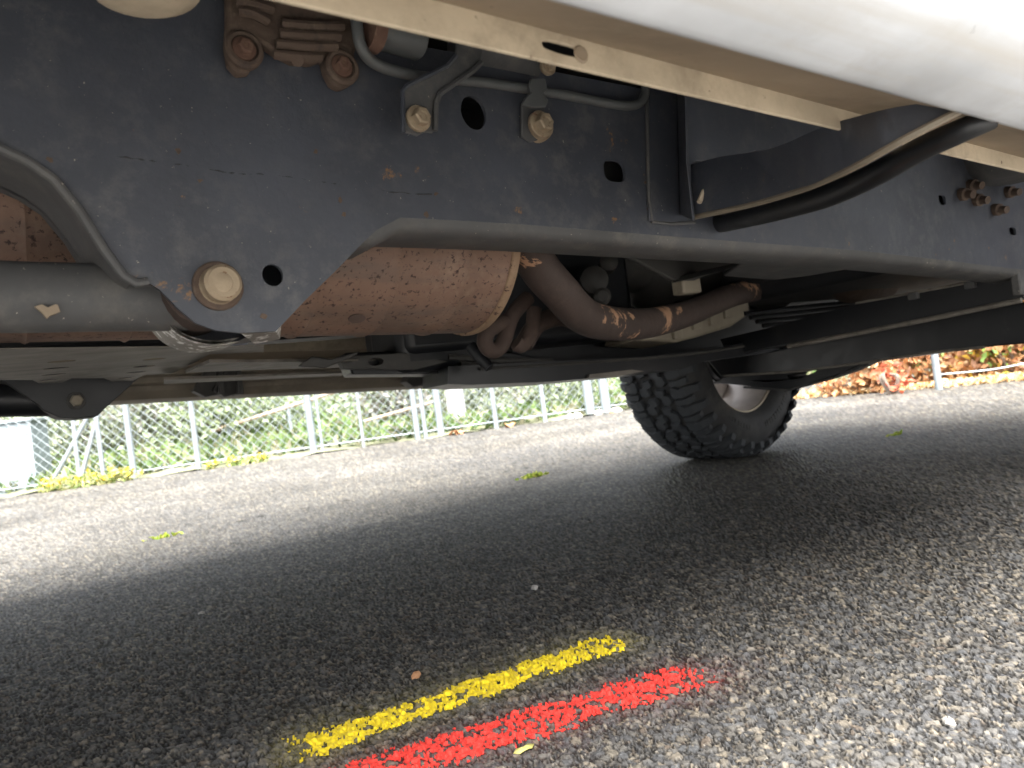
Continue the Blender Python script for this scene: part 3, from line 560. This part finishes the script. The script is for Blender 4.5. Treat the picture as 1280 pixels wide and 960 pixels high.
g3 = part(MB().plate([atX(x, y, 1.95) for x, y in ((880,445),(960,440),(1060,420),(1180,395),(1330,368),(1330,425),(1230,434),(1160,441),(1090,452),(1000,464),(900,470))], (.6,0,-.01)), 'front_guard', 'blackgloss', bevel=.008)
part(MB().tube([atX(905,470,1.946), atX(1000,464,1.946), atX(1090,452,1.946), atX(1160,441,1.946), atX(1230,434,1.946)], .004, 6), 'guard_lit_edge', 'skidgrey', g3)  # pale strip: the shine along the guard's bottom edge put into colour
# --- far lower control arm, knuckle
lh = [ellipse(atX(1003,466,2.06), .055, .011, u=(0,-1,.16), w=(0,.1,1), n=16)]
la = part(MB().plate([atX(x, y, 2.06) for x, y in ((862,452),(930,456),(1000,452),(1085,446),(1085,452),(1050,468),(1012,480),(990,486),(968,488),(930,482),(880,478))], (.10,.0,.0), lh), 'lower_control_arm', 'black', bevel=.006)
part(MB().tube([atX(930,484,2.055), atX(985,488,2.055), atX(1040,473,2.055), atX(1085,455,2.055)], .004, 6), 'arm_edge', 'frame_dusty', la)

# --- wheels: tyre with separate tread blocks
RT, YH, NB = .384, .116, 37
def tread_pt(u, v, h):
    """u round the tyre (m at the tread), v across (+ = towards +Y), h above the carcass"""
    a = u/RT; av = abs(v); R0 = RT-.012
    if av < .085: r = R0 - .10*v*v*3; y = v
    else:
        t = av-.085; r = R0-.0022 - t*.30 - 7*t*t; y = math.copysign(.085 + t*.80, v)
    y *= 1.17
    r += h; y += math.copysign(h*.25 if av > .085 else 0, v)
    return Vector((r*math.sin(a), y, -r*math.cos(a)))
def block(poly, h=.0135):
    poly = [(u*46/37, v) for u, v in poly]
    m = MB(); n = len(poly); lo_ = [tread_pt(u, v, -.003) for u, v in poly]; cu = sum(p[0] for p in poly)/n; cv_ = sum(p[1] for p in poly)/n
    hi = [tread_pt(cu+(u-cu)*.90, cv_+(v-cv_)*.92, h) for u, v in poly]
    tr = tessellate_polygon([[Vector((u, v, 0)) for u, v in poly]])
    return m.add(lo_+hi, [(i, (i+1) % n, n+(i+1) % n, n+i) for i in range(n)] + [tuple(n+i for i in t) for t in tr])
PT = 2*math.pi*RT/NB
S1 = [(.002,.004),(.021,.000),(.027,.017),(.046,.014),(.052,.034),(.044,.046),(.025,.044),(.020,.028),(.006,.030)]
S2 = [(-.024+u, -v) for u, v in S1]
SH1 = [(.006,.051),(.030,.049),(.036,.056),(.036,.078),(.031,.094),(.029,.134),(.009,.134),(.007,.094),(.011,.076),(.004,.062)]
SH2 = [(.0395,.054),(.0505,.052),(.0555,.060),(.055,.090),(.052,.108),(.036,.108),(.036,.096),(.0415,.078)]
def carcass():
    """profile (y, radius) from the inner bead over the tread to the outer bead"""
    h = [(.098,.236),(.108,.248),(.118,.262),(.121,.290),(.117,.318),(.109,.338),(.104,.352),(.096,.362),(.085,.3695),(.05,.371),(0,.372)]
    return [(-y*1.15, r) for y, r in h] + [(y*1.15, r) for y, r in reversed(h[:-1])]
def make_wheel(loc, detail):
    ty = MB().lathe(carcass(), (0,0,0), (0,1,0), 96, closed=True).build('tyre', 'rubberside', truck, smooth=40)
    ty.location = Vector(loc)-truck.location
    kinds = [S1, S2, SH1, [(u+.026, -v) for u, v in SH1], SH2, [(u+.026, -v) for u, v in SH2]]
    if detail:
        for kd in kinds:
            proto = block(kd).build('tread_block', 'rubber', None, smooth=25); proto.parent = ty
            for i in range(NB):
                o = proto if i == 0 else proto.copy()
                if i: COL.objects.link(o); o.parent = ty
                o.rotation_euler = (0, -2*math.pi*i/NB, 0)
        lt = MB()                                                   # worn moulded marks, no longer readable
        for a0, n_, r, h in ((-62,15,.288,.014),(8,13,.286,.02),(100,15,.288,.014),(190,12,.286,.02)):
            for i in range(n_):
                a = math.radians(a0+i*3.6+random.uniform(-.4,.4)); w = random.choice((.003,.005,.008))
                R = Matrix.Rotation(-a, 3, 'Y'); lt.box(R @ Vector((0,-.1385,-r)), (w,.003,h*random.uniform(.8,1)), R)
        tag(lt.build('sidewall_relief', 'rubberside', ty, bevel=.0006), kind='stuff')
    else:
        m = MB()
        for kd in kinds:
            b_ = block(kd)
            for i in range(NB):
                R = Matrix.Rotation(-2*math.pi*i/NB, 3, 'Y'); m.add([R @ Vector(v) for v in b_.v], b_.f)
        tag(m.build('tread', 'rubber', ty, smooth=25, fix=False), kind='stuff')
    out = 1 if loc[1] > 1 else -1
    rm_ = MB().lathe([(-.105,.238),(-.100,.242),(-.092,.240),(-.085,.228),(-.02,.222),(.06,.224),(.09,.228),(.1,.242),(.106,.238),(.1,.231),(.08,.220),(.0,.215),(-.08,.221),(-.098,.231)], (0,0,0), (0,1,0), 64, closed=True).build('wheel_rim', 'rim', truck, smooth=50)
    rm_.location = ty.location
    MB().lathe([(-.1075,.2305),(-.1085,.2375),(-.104,.2445),(-.0985,.2448),(-.0985,.2305)], (0,0,0), (0,out,0), 64, closed=True).build('rim_edge', 'rimedge', rm_)
    sp = MB().lathe([(.05,.0),(.05,.06),(.08,.065),(.08,.0)], (0,0,0), (0,out,0), 24)
    for k in range(6):
        R = Matrix.Rotation(2*math.pi*k/6+.35, 3, 'Y'); sp.plate([R @ Vector(v) for v in ((-.035,.062*out,.05),(.035,.062*out,.05),(.040,.055*out,.219),(-.040,.055*out,.219))], R @ Vector((0,.02*out,0)))
    sp.build('spokes', 'rim', rm_, bevel=.006)
    hb = MB().lathe([(-.13,.0),(-.13,.05),(-.05,.06),(-.05,.125),(-.028,.125),(-.028,.13),(.0,.13),(.0,.07),(.05,.06),(.05,.0)], (0,0,0), (0,out,0), 32).build('wheel_hub', 'black', truck); hb.location = ty.location
    if loc[0] > 1: ty.rotation_euler.z = rm_.rotation_euler.z = hb.rotation_euler.z = math.radians(8)
    return ty
XW, ZW = 2.10, RT-.0005
w_far = make_wheel((XW, 1.775, ZW), True); w_far['label'] = 'chunky all-terrain tyre of the far front wheel'
for (x, y) in ((XW,.325),(-.75,.325),(-.75,1.775)): make_wheel((x, y, ZW), False)
kn = Vector((XW,1.60,ZW))
part(MB().lathe([(-.06,.0),(-.06,.06),(-.02,.10),(.03,.11),(.05,.09),(.05,.0)], kn, (0,1,0), 20, (1,1.1)), 'steering_knuckle', 'black', bevel=.004)
part(MB().lathe([(-.03,.0),(-.03,.018),(.02,.024),(.05,.028),(.05,.0)], kn+Vector((.03,.02,-.13)), (0,0,1), 14), 'ball_joint', 'black')
part(MB().box(kn+Vector((-.09,.03,.02)), (.07,.1,.16)), 'brake_caliper', 'black', bevel=.012)

# ================================================================== fence, plants, things beyond the road
FA, FB = Vector((.12, 8.3, 0)), Vector((5.25, 5.75, 0)); FD = (FB-FA).normalized(); FN = Vector((-FD.y, FD.x, 0))
def onf(x, y, off=0):
    """point where the pixel's ray meets the vertical plane of the fence (moved back by off)"""
    d = ray(x, y); q = FA + FN*off; return CC + d*(((q-CC).dot(FN))/d.dot(FN))
fence = empty('chain_link_fence', FA); tag(fence, 'galvanised chain link fence with grey posts along the far road edge', 'fence')
def fpart(mb, name, mat, parent=None, **k):
    pr = parent or fence; o = mb.build(name, mat, pr, **k); base = Vector(); q = pr
    while q: base += q.location; q = q.parent
    o.location = -base; return o
for (x, y, r, h) in ((168,598,.030,1.9),(130,598,.022,1.9),(249,588,.026,1.9),(393,570,.036,2.0),(404,568,.014,1.9),(455,560,.017,1.9),(523,552,.03,2.0),(533,551,.022,1.9),(552,546,.036,2.0),(620,530,.026,1.9),(681,521,.024,1.9),(738,515,.05,2.0),(758,513,.05,2.0)):
    q = onf(x, y); fpart(MB().lathe([(-.1,.0),(-.1,r),(h,r),(h+.01,r*1.15),(h+.05,r*.8),(h+.06,.0)], (q.x,q.y,0), (0,0,1), 14), 'post', 'galv')
LF = 9.5; S0 = -2.0
for z, r in ((.07,.006),(1.88,.02)): fpart(MB().tube([FA+FD*S0+Vector((0,0,z)), FA+FD*(S0+LF)+Vector((0,0,z))], r, 8), 'rail', 'galv')
for (x0, y0, x1, y1) in ((100,604,122,520),(60,612,105,530),(100,604,90,515)):
    fpart(MB().tube([onf(x0, y0), onf(x0, y0)+(onf(x1, y1)-onf(x0, y0))*3.2], .019, 8), 'brace', 'galv')
wm = MB(); dd = .085; Hh = 1.85
k = -Hh
while k < LF:                                                       # both diagonal families of wires, clipped to the panel
    for sgn in (1, -1):
        a0, a1 = (k, k+Hh) if sgn > 0 else (k+Hh, k)
        pts = []
        for t in np.linspace(0, 1, 3):
            pts.append((a0+(a1-a0)*t, t*Hh))
        lo_s, hi_s = 0, LF
        if max(a0, a1) > lo_s and min(a0, a1) < hi_s:
            t0, t1 = 0., 1.
            for lim, sg in ((lo_s, 1), (hi_s, -1)):
                for_t = (lim-a0)/(a1-a0)
                if (a0-lim)*sg < 0: t0 = max(t0, for_t)
                if (a1-lim)*sg < 0: t1 = min(t1, for_t)
            if t1 > t0:
                A = FA+FD*(S0+a0+(a1-a0)*t0)+Vector((0,0,.05+Hh*t0))+FN*(.004*sgn); B = FA+FD*(S0+a0+(a1-a0)*t1)+Vector((0,0,.05+Hh*t1))+FN*(.004*sgn)
                wm.tube([A, B], .0025, 4, cap=False)
    k += dd
fpart(wm, 'wire_mesh', 'galv', fix=False)

def leaf_mesh(name, P, size, cols, parent=None, up=.35, curl=.25, kind=None, long=1.6):
    """P (n,3) leaf positions: each leaf is a bent pair of quads"""
    n = len(P); P = np.asarray(P, float); d = rng.normal(size=(n,3)); d[:,2] = d[:,2]*.6+up; d /= np.linalg.norm(d, axis=1)[:,None]
    t = np.cross(d, rng.normal(size=(n,3))); t /= np.linalg.norm(t, axis=1)[:,None]; b = np.cross(d, t)
    s = (size*rng.uniform(.6,1.35,n))[:,None]
    V = np.stack([P - t*s*long*.5, P - b*s*.42 + d*s*curl, P + b*s*.42 + d*s*curl, P + t*s*long*.15 , P + t*s*long*.5], 1)
    V = np.stack([V[:,0], V[:,1], V[:,4], V[:,2], V[:,3]-d*s*.05], 1).reshape(-1,3)
    F = np.array([[0,1,4],[1,2,4],[2,3,4],[3,0,4]]); Fi = (np.arange(n)[:,None,None]*5 + F[None]).reshape(-1,3)
    me = bpy.data.meshes.new(name); me.vertices.add(len(V)); me.vertices.foreach_set('co', V.astype(np.float32).ravel())
    me.loops.add(Fi.size); me.loops.foreach_set('vertex_index', Fi.astype(np.int32).ravel())
    me.polygons.add(len(Fi)); me.polygons.foreach_set('loop_start', np.arange(0, Fi.size, 3, dtype=np.int32)); me.polygons.foreach_set('loop_total', np.full(len(Fi), 3, np.int32)); me.update(calc_edges=True)
    cols = np.asarray(cols); ci = rng.integers(0, len(cols), n); c = cols[ci]*rng.uniform(.7,1.3,(n,1)); c = np.repeat(np.clip(c,0,1), 5, 0)
    a = me.color_attributes.new('col', 'FLOAT_COLOR', 'POINT'); a.data.foreach_set('color', np.c_[c, np.ones(len(c))].astype(np.float32).ravel())
    me.materials.append(M['leaf']); o = bpy.data.objects.new(name, me); COL.objects.link(o)
    if parent:
        o.parent = parent; o.location = -parent.location
    if kind: o['kind'] = kind
    return o
GREEN = [(.09,.14,.05),(.12,.18,.06),(.15,.20,.08),(.07,.10,.04),(.20,.23,.12)]
def shrub(name, c, rad, n, size, cols, label, cat='shrub', group=None, stems=6, clumps=14, flat=1.0, trunk=None):
    c = Vector(c); root = empty(name, (c.x, c.y, 0)); tag(root, label, cat, group)
    P = []; rx, ry, rz = rad
    cc = [(rng.normal()*.5*rx, rng.normal()*.5*ry, c.z + rng.uniform(-.8,.8)*rz) for _ in range(clumps)]
    for q in cc:
        m = n//clumps; s = rng.uniform(.22,.42)
        P.append(np.stack([c.x+q[0]+rng.normal(size=m)*rx*s, c.y+q[1]+rng.normal(size=m)*ry*s, np.clip(q[2]+rng.normal(size=m)*rz*s, .015, 9)], 1))
    leaf_mesh('foliage', np.concatenate(P), size, cols, root)
    sm_ = MB()
    for q in cc[:stems]:
        b0 = Vector((c.x+q[0]*.25, c.y+q[1]*.25, -.02)); t0 = Vector((c.x+q[0], c.y+q[1], q[2])); sm_.tube(spline([b0, (b0+t0)/2+Vector((rng.normal()*.04, rng.normal()*.04, .05)), t0], 4), [.014*(1-.1*i)+.003 for i in range(9)] if trunk is None else [trunk*(1-.08*i)+.004 for i in range(9)], 6)
    st = sm_.build('stem', 'bark', root); st.location = -root.location
    return root
# grassy bank beyond the fence
bx = []; NS, NT = 60, 24
for i in range(NS):
    for j in range(NT):
        s_ = -4+16*i/(NS-1); t_ = -.08+14*(j/(NT-1))**1.6
        q = FA+FD*s_+FN*t_; bx.append((q.x, q.y, -.004 + .16*max(t_,-.03)*(.7+.3*math.sin(s_*.9)) + .03*math.sin(s_*5+t_*3)))
bk = MB(); bk.add(bx, [(i*NT+j, (i+1)*NT+j, (i+1)*NT+j+1, i*NT+j+1) for i in range(NS-1) for j in range(NT-1)])
M['bank'] = grime('grassy_soil', (.17,.18,.11), dust=((.27,.25,.19), .45, 3), rough=.95, bump=.5, bscale=30)
tag(bk.build('grass_bank', 'bank', smooth=60), kind='structure')
gp = []
for _ in range(9000):
    s_ = rng.uniform(-2.5,8.5); t_ = .15+rng.uniform(0,1)**1.5*5; q = FA+FD*s_+FN*t_; gp.append((q.x, q.y, .04+.16*t_*(.7+.3*math.sin(s_*.9))+rng.uniform(0,.06)))
tag(leaf_mesh('grass', gp, .07, [(.13,.2,.06),(.18,.23,.09),(.25,.24,.15),(.10,.16,.05)], long=2.4, up=.0), 'bright green grass growing on the bank behind the fence', 'grass', kind='stuff')
for (x, y, off, rad, n, cols, lab) in (
    (215,520,1.6,(.45,.4,.55),2600,[(.12,.10,.09),(.2,.16,.14),(.15,.2,.07),(.26,.22,.2)],'brownish twiggy shrub behind the fence left of the bright green one'),
    (275,520,1.3,(.5,.4,.5),3200,[(.18,.27,.06),(.24,.32,.09),(.14,.22,.05)],'bright yellow green leafy shrub behind the fence'),
    (110,545,1.5,(.4,.4,.5),2200,GREEN,'dark green shrub behind the fence beside the pale cabinet'),
    (350,525,2.0,(.6,.4,.45),2600,[(.2,.3,.12),(.28,.36,.18),(.16,.24,.1)],'grey green shrub behind the fence under the wooden handrail'),
    (505,510,1.6,(.4,.35,.5),2200,[(.18,.15,.14),(.25,.2,.19),(.17,.23,.09)],'mauve brown shrub behind the fence beside the gate posts'),
    (600,505,1.4,(.4,.35,.35),1900,GREEN,'low mid green shrub behind the fence near the white pillar'),
    (665,500,1.8,(.5,.35,.35),2000,[(.28,.26,.2),(.2,.27,.1),(.33,.3,.22)],'pale olive shrub behind the fence right of the white pillar'),
    (720,495,1.2,(.45,.35,.3),2200,[(.2,.27,.09),(.15,.22,.07)],'fresh green low shrub behind the fence next to the thick posts'),
    (60,505,3.6,(1.2,.5,.7),3800,[(.2,.27,.1),(.3,.33,.2),(.14,.2,.08)],'large pale green bush far behind the left fence'),
    (420,480,3.8,(1.6,.5,.8),5200,[(.2,.3,.1),(.26,.34,.15),(.15,.22,.09)],'broad green bush far behind the middle fence'),
    (680,470,3.6,(1.4,.5,.8),4600,[(.24,.27,.16),(.2,.24,.12),(.3,.3,.22)],'tall olive bush far behind the right fence')):
    cols = [tuple(.5*a+.5*b_ for a, b_ in zip(c_, (.34,.36,.30))) for c_ in cols]  # mixed half with pale grey: haze and glare put into the leaf colours
    q = onf(x, y, off); shrub('leafy_shrub', (q.x, q.y, max(q.z,.3)), rad, n, .05, cols, lab, group='shrubs behind the fence')
# wooden handrail climbing the bank
hr = empty('wooden_handrail', onf(270,560,1.0)*1); hr.location.z = 0; tag(hr, 'weathered sloping wooden handrail behind the chain link fence', 'handrail')
for (a, b_) in (((262,540),(425,488)),((455,527),(540,503))):
    o = MB().tube([onf(*a, 1.0), onf(*b_, 1.0)], .022, 6).build('rail', 'wood', hr); o.location = -hr.location
for x, y in ((285,534),(360,510),(470,523),(528,507)):
    q = onf(x, y, 1.0); o = MB().box((q.x,q.y,q.z/2), (.03,.03,q.z)).build('post', 'galv', hr); o.location = -hr.location
# white pillar, pale cabinet, tree trunks
def standing(name, px, off, r, h, mat, label, cat):
    q = onf(*px, off); m = MB().lathe([(-.1,.0),(-.1,r*1.15),(.05,r*1.1),(.08,r),(h*.5,r*.97),(h,r*.95),(h+.02,r*1.15),(h+.1,r*1.15),(h+.12,.0)], (q.x,q.y,0), (0,0,1), 18)
    return tag(m.build(name, mat), label, cat)
standing('concrete_pillar', (573,530), .8, .10, 2.0, 'plaster', 'white round pillar behind the fence gate', 'pillar')
cbq = onf(14,580,.35); cbx = empty('utility_cabinet', (cbq.x,cbq.y,0)); tag(cbx, 'pale blue white utility cabinet behind the left end of the fence', 'cabinet')
ang = Matrix.Rotation(math.atan2(FD.y, FD.x), 3, 'Z')
for nm, cpos, sz in (('body',(0,0,.32),(.56,.35,.68)),('lid',(0,0,.675),(.6,.4,.03)),('door',(0,-.18,.33),(.48,.012,.56))):
    o = MB().box(ang @ Vector(cpos), sz, ang).build(nm, 'cabinet', cbx, bevel=.006)
for (x, off, r, lab) in ((106,2.4,.10,'brown tree trunk behind the leaning fence braces'),(590,3.0,.09,'grey tree trunk behind the white pillar'),(507,2.2,.10,'mauve grey tree trunk beside the gate posts')):
    q = onf(x, 560, off); t = empty('tree', (q.x,q.y,0)); tag(t, lab, 'tree', 'trees behind the fence')
    o = MB().tube(spline([(q.x,q.y,-.1),(q.x+.03,q.y,.8),(q.x-.04,q.y,1.8),(q.x+.06,q.y,3.2)], 5), [r*(1.2-.04*i) for i in range(16)], 12).build('trunk', 'bark', t); o.location = -t.location
    mlim = MB()
    for k in range(6):
        a = k*1.05; mlim.tube(spline([(q.x,q.y,1.7+.2*k),(q.x+.4*math.cos(a),q.y+.4*math.sin(a),2.3+.2*k),(q.x+.9*math.cos(a),q.y+.9*math.sin(a),2.7+.25*k)], 4), [.04-.003*i for i in range(9)], 6)
    o = mlim.build('limb', 'bark', t); o.location = -t.location
    n_ = 3500; v = rng.normal(size=(n_,3)); v /= np.linalg.norm(v,axis=1)[:,None]; v *= rng.uniform(.4,1,(n_,1))*(1+.35*np.sin(v[:,:1]*5+v[:,1:2]*4)); leaf_mesh('crown', v*np.array((1.3,1.3,.9))+np.array((q.x,q.y,3.2)), .07, GREEN, t)
# yellow flowering weeds at the fence foot
for i, (x, y, s_) in enumerate(((60,610,.9),(76,606,1.1),(97,603,.8),(112,601,1.2),(130,600,.7),(147,597,1.1),(161,598,.9),(264,580,.6),(292,578,.75),(311,576,.55),(327,574,.65))):
    q = onf(x, y, -.12); f = empty('flowering_weed', (q.x,q.y,0))
    where = 'clump beside the pale cabinet' if i < 7 else 'row right of the second post'
    nth = ('first','second','third','fourth','fifth','sixth','seventh')[i if i < 7 else i-7]
    tag(f, f'yellow flowering weed, {nth} from left in the {where}', 'plant', 'yellow weeds at the fence foot')
    n_ = 60; leaf_mesh('leaves', np.c_[q.x+rng.normal(size=n_)*.05*s_, q.y+rng.normal(size=n_)*.05*s_, rng.uniform(0,.1,n_)*s_], .035, [(.16,.22,.06),(.3,.32,.12),(.4,.38,.16)], f)
    n_ = 15; leaf_mesh('flowers', np.c_[q.x+rng.normal(size=n_)*.045*s_, q.y+rng.normal(size=n_)*.045*s_, rng.uniform(.05,.13,n_)*s_], .028, [(.85,.60,.02),(.9,.7,.05),(.75,.48,.02)], f, long=1.1, kind='stuff')
for (x, y, r_, mt, nm, lab, cat) in ((668,735,.0065,'stone','pebble','pale pebble lying on the dark asphalt beyond the yellow stroke','pebble'),(252,767,.006,'stone','pebble','small pale pebble on the shaded asphalt at the left','pebble'),(1186,903,.006,'stone','pebble','whitish stone chip on the bright asphalt at the lower right','pebble'),(520,845,.007,'brownleaf','wood_chip','reddish brown chip on the asphalt left of the yellow stroke','wood chip')):
    q = atZ(x, y, .002); m = MB().lathe([(-.3*r_,.0),(-.2*r_,r_*.9),(.2*r_,r_),(.6*r_,r_*.55),(.7*r_,.0)], (q.x,q.y,.002), (0,0,1), 9, (1.3,.8)); m.v = [(a+random.uniform(-.15,.15)*r_,b_+random.uniform(-.15,.15)*r_,c_+random.uniform(-.1,.1)*r_) for a,b_,c_ in m.v]
    tag(m.build(nm, mt, smooth=30), lab, cat)
q = atZ(655,937,.003); lf = [(q.x+.008*math.cos(t)*(1.4 if k in (0,5) else 1), q.y+.005*math.sin(t), .0035+.0012*math.sin(3*t)) for k, t in enumerate([j*math.pi/5 for j in range(10)])]
M['yleaf'] = grime('yellowing_leaf', (.40,.36,.10), dust=((.5,.42,.2), .5, 120), rough=.6, bump=.1)
o = MB().add(lf+[(q.x,q.y,.005)], [(j,(j+1) % 10,10) for j in range(10)]).build('fallen_leaf', 'yleaf'); o.modifiers.new('t','SOLIDIFY').thickness = .0006; tag(o, 'small yellowish leaf lying on the red paint stroke', 'leaf')
# small weeds in the road cracks
for (x, y, w, n_, lab) in ((204,673,.028,36,'small green weed in the road crack at the left'),(667,596,.026,90,'long flat green weed in the road crack in the middle'),(1120,545,.022,26,'tiny green weed on the sunlit road near the hedge')):
    q = atZ(x, y, 0); o = leaf_mesh('road_weed', np.c_[q.x+rng.normal(size=n_)*w, q.y-.28*0+rng.normal(size=n_)*w*.3, rng.uniform(.0,.009,n_)], .0105, [(.22,.33,.03),(.34,.42,.05),(.42,.44,.08)], long=2.2, up=.1)
    tag(o, lab, 'weed')
# fallen leaves and stones along the fence foot
for i, (x, y, s_, lab) in enumerate(((567,541,.06,'brown dead leaf on the road edge in front of the gate'),(573,539,.05,'curled brown leaf leaning right of another at the gate'),(636,524,.06,'rust coloured dead leaf at the fence foot right of the pillar'),(765,514,.05,'orange dead leaf beside the thick posts'))):
    q = onf(x, y, -.15); me = MB(); pts = [Vector((q.x+s_*math.cos(a)*(1 if k % 2 else .55), q.y+s_*math.sin(a)*(1 if k % 2 else .55), .02+.03*math.sin(a*2+i))) for k, a in enumerate([j*math.pi/5 for j in range(10)])]
    me.add(pts+[Vector((q.x,q.y,.035))], [(j,(j+1) % 10,10) for j in range(10)]); o = me.build('dead_leaf', 'brownleaf'); o.modifiers.new('t','SOLIDIFY').thickness = .001; tag(o, lab, 'leaf')
for i, (x, y, s_, lab) in enumerate(((712,519,.05,'dark stone at the fence foot left of the thick posts'),(722,517,.06,'pale stone at the fence foot between thin and thick posts'),(748,515,.06,'pale stone between the two thick posts'),(770,512,.08,'largest pale stone right of the thick posts beside the tyre'))):
    q = onf(x, y, -.1); m = MB().lathe([(-.03,.0),(-.02,s_*.9),(.02,s_),(.045,s_*.6),(.05,.0)], (q.x,q.y,.0), (0,0,1), 9, (1.2,.8)); m.v = [(a+random.uniform(-.008,.008),b_+random.uniform(-.008,.008),c_+random.uniform(-.008,.008)) for a,b_,c_ in m.v]
    tag(m.build('stone', 'stone', smooth=30), lab, 'stone', 'stones at the fence foot')
# autumn hedge on the right, dry verge in front of it
AUT = [(.46,.22,.09),(.54,.31,.15),(.38,.18,.08),(.60,.42,.24),(.30,.15,.08)]
hp = [atZ(x, y, 0) for x, y in ((985,500),(1060,493),(1150,484),(1230,478),(1300,474))]
hd = (hp[-1]-hp[0]).normalized(); hn = Vector((-hd.y, hd.x, 0)); hn = hn if hn.x > 0 else -hn
for (x, y, off, rad, n, cols, lab, nm) in (
    (1065,488,.35,(.18,.22,.16),1500,AUT,'orange leaved hedge shrub nearest the tyre','autumn_shrub'),
    (1120,482,.45,(.18,.25,.22),1900,AUT+[(.2,.32,.1)],'orange leaved hedge shrub left of the short grey post','autumn_shrub'),
    (1185,476,.45,(.18,.25,.26),2000,AUT+[(.56,.38,.06)],'orange and gold hedge shrub right behind the short grey post','autumn_shrub'),
    (1240,470,.45,(.18,.25,.28),2000,AUT+[(.5,.5,.06),(.2,.34,.08),(.16,.3,.1)],'green and yellow flecked hedge shrub right of the short post','autumn_shrub'),
    (1310,464,.45,(.2,.25,.3),2000,AUT+[(.36,.22,.12)],'rusty brown hedge shrub at the right edge of the picture','autumn_shrub'),
    (1105,487,.12,(.05,.07,.09),70,[(.52,.12,.07),(.58,.2,.1),(.42,.10,.05)],'small bright red leaved shrub in front of the orange hedge','red_shrub'),
    (1175,470,.9,(.7,.4,.5),3800,[(.16,.26,.09),(.24,.34,.14),(.42,.24,.1),(.5,.34,.16)],'mixed green and orange bush behind the middle of the hedge','autumn_shrub'),
    (1290,460,1.0,(.5,.5,.5),2600,[(.16,.26,.09),(.22,.3,.12),(.45,.3,.14)],'mixed green bush behind the right end of the hedge','autumn_shrub')):
    q = atZ(x, y+8, 0) + hn*off; shrub(nm, (q.x, q.y, rad[2]*.9), rad, n, .034, cols, lab, group='autumn hedge plants', clumps=12)
vp = []
for _ in range(2600):
    t_ = rng.uniform(-.35,1.15); q = hp[0].lerp(hp[-1], t_) + hn*(rng.uniform(0,1)**1.3*.5-.03); vp.append((q.x+rng.normal()*.02, q.y+rng.normal()*.02, rng.uniform(.004,.03)))
tag(leaf_mesh('leaf_litter', vp, .03, [(.62,.46,.26),(.55,.36,.16),(.68,.56,.36),(.45,.28,.12)], up=1.0), 'dry tan leaf litter along the foot of the hedge', 'leaf litter', kind='stuff')
q = atZ(1174,487,0); pq = empty('short_post', (q.x,q.y,0)); tag(pq, 'short grey metal post standing in front of the orange hedge', 'post')
o = MB().lathe([(-.05,.0),(-.05,.022),(.30,.022),(.305,.018),(.305,.0)], (0,0,0), (0,0,1), 14).build('shaft', 'galv', pq); MB().lathe([(.30,.0),(.30,.027),(.33,.025),(.335,.0)], (0,0,0), (0,0,1), 14).build('cap', 'galv', pq)
w0, w1 = q+Vector((0,0,.09)), atZ(1330,470,0)+Vector((0,0,.12))
tag(MB().tube(spline([w0, w0.lerp(w1,.5)-Vector((0,0,.02)), w1], 6), .005, 6).build('wire_cable', 'galv'), 'thin grey cable running from the short post along the hedge foot', 'cable')
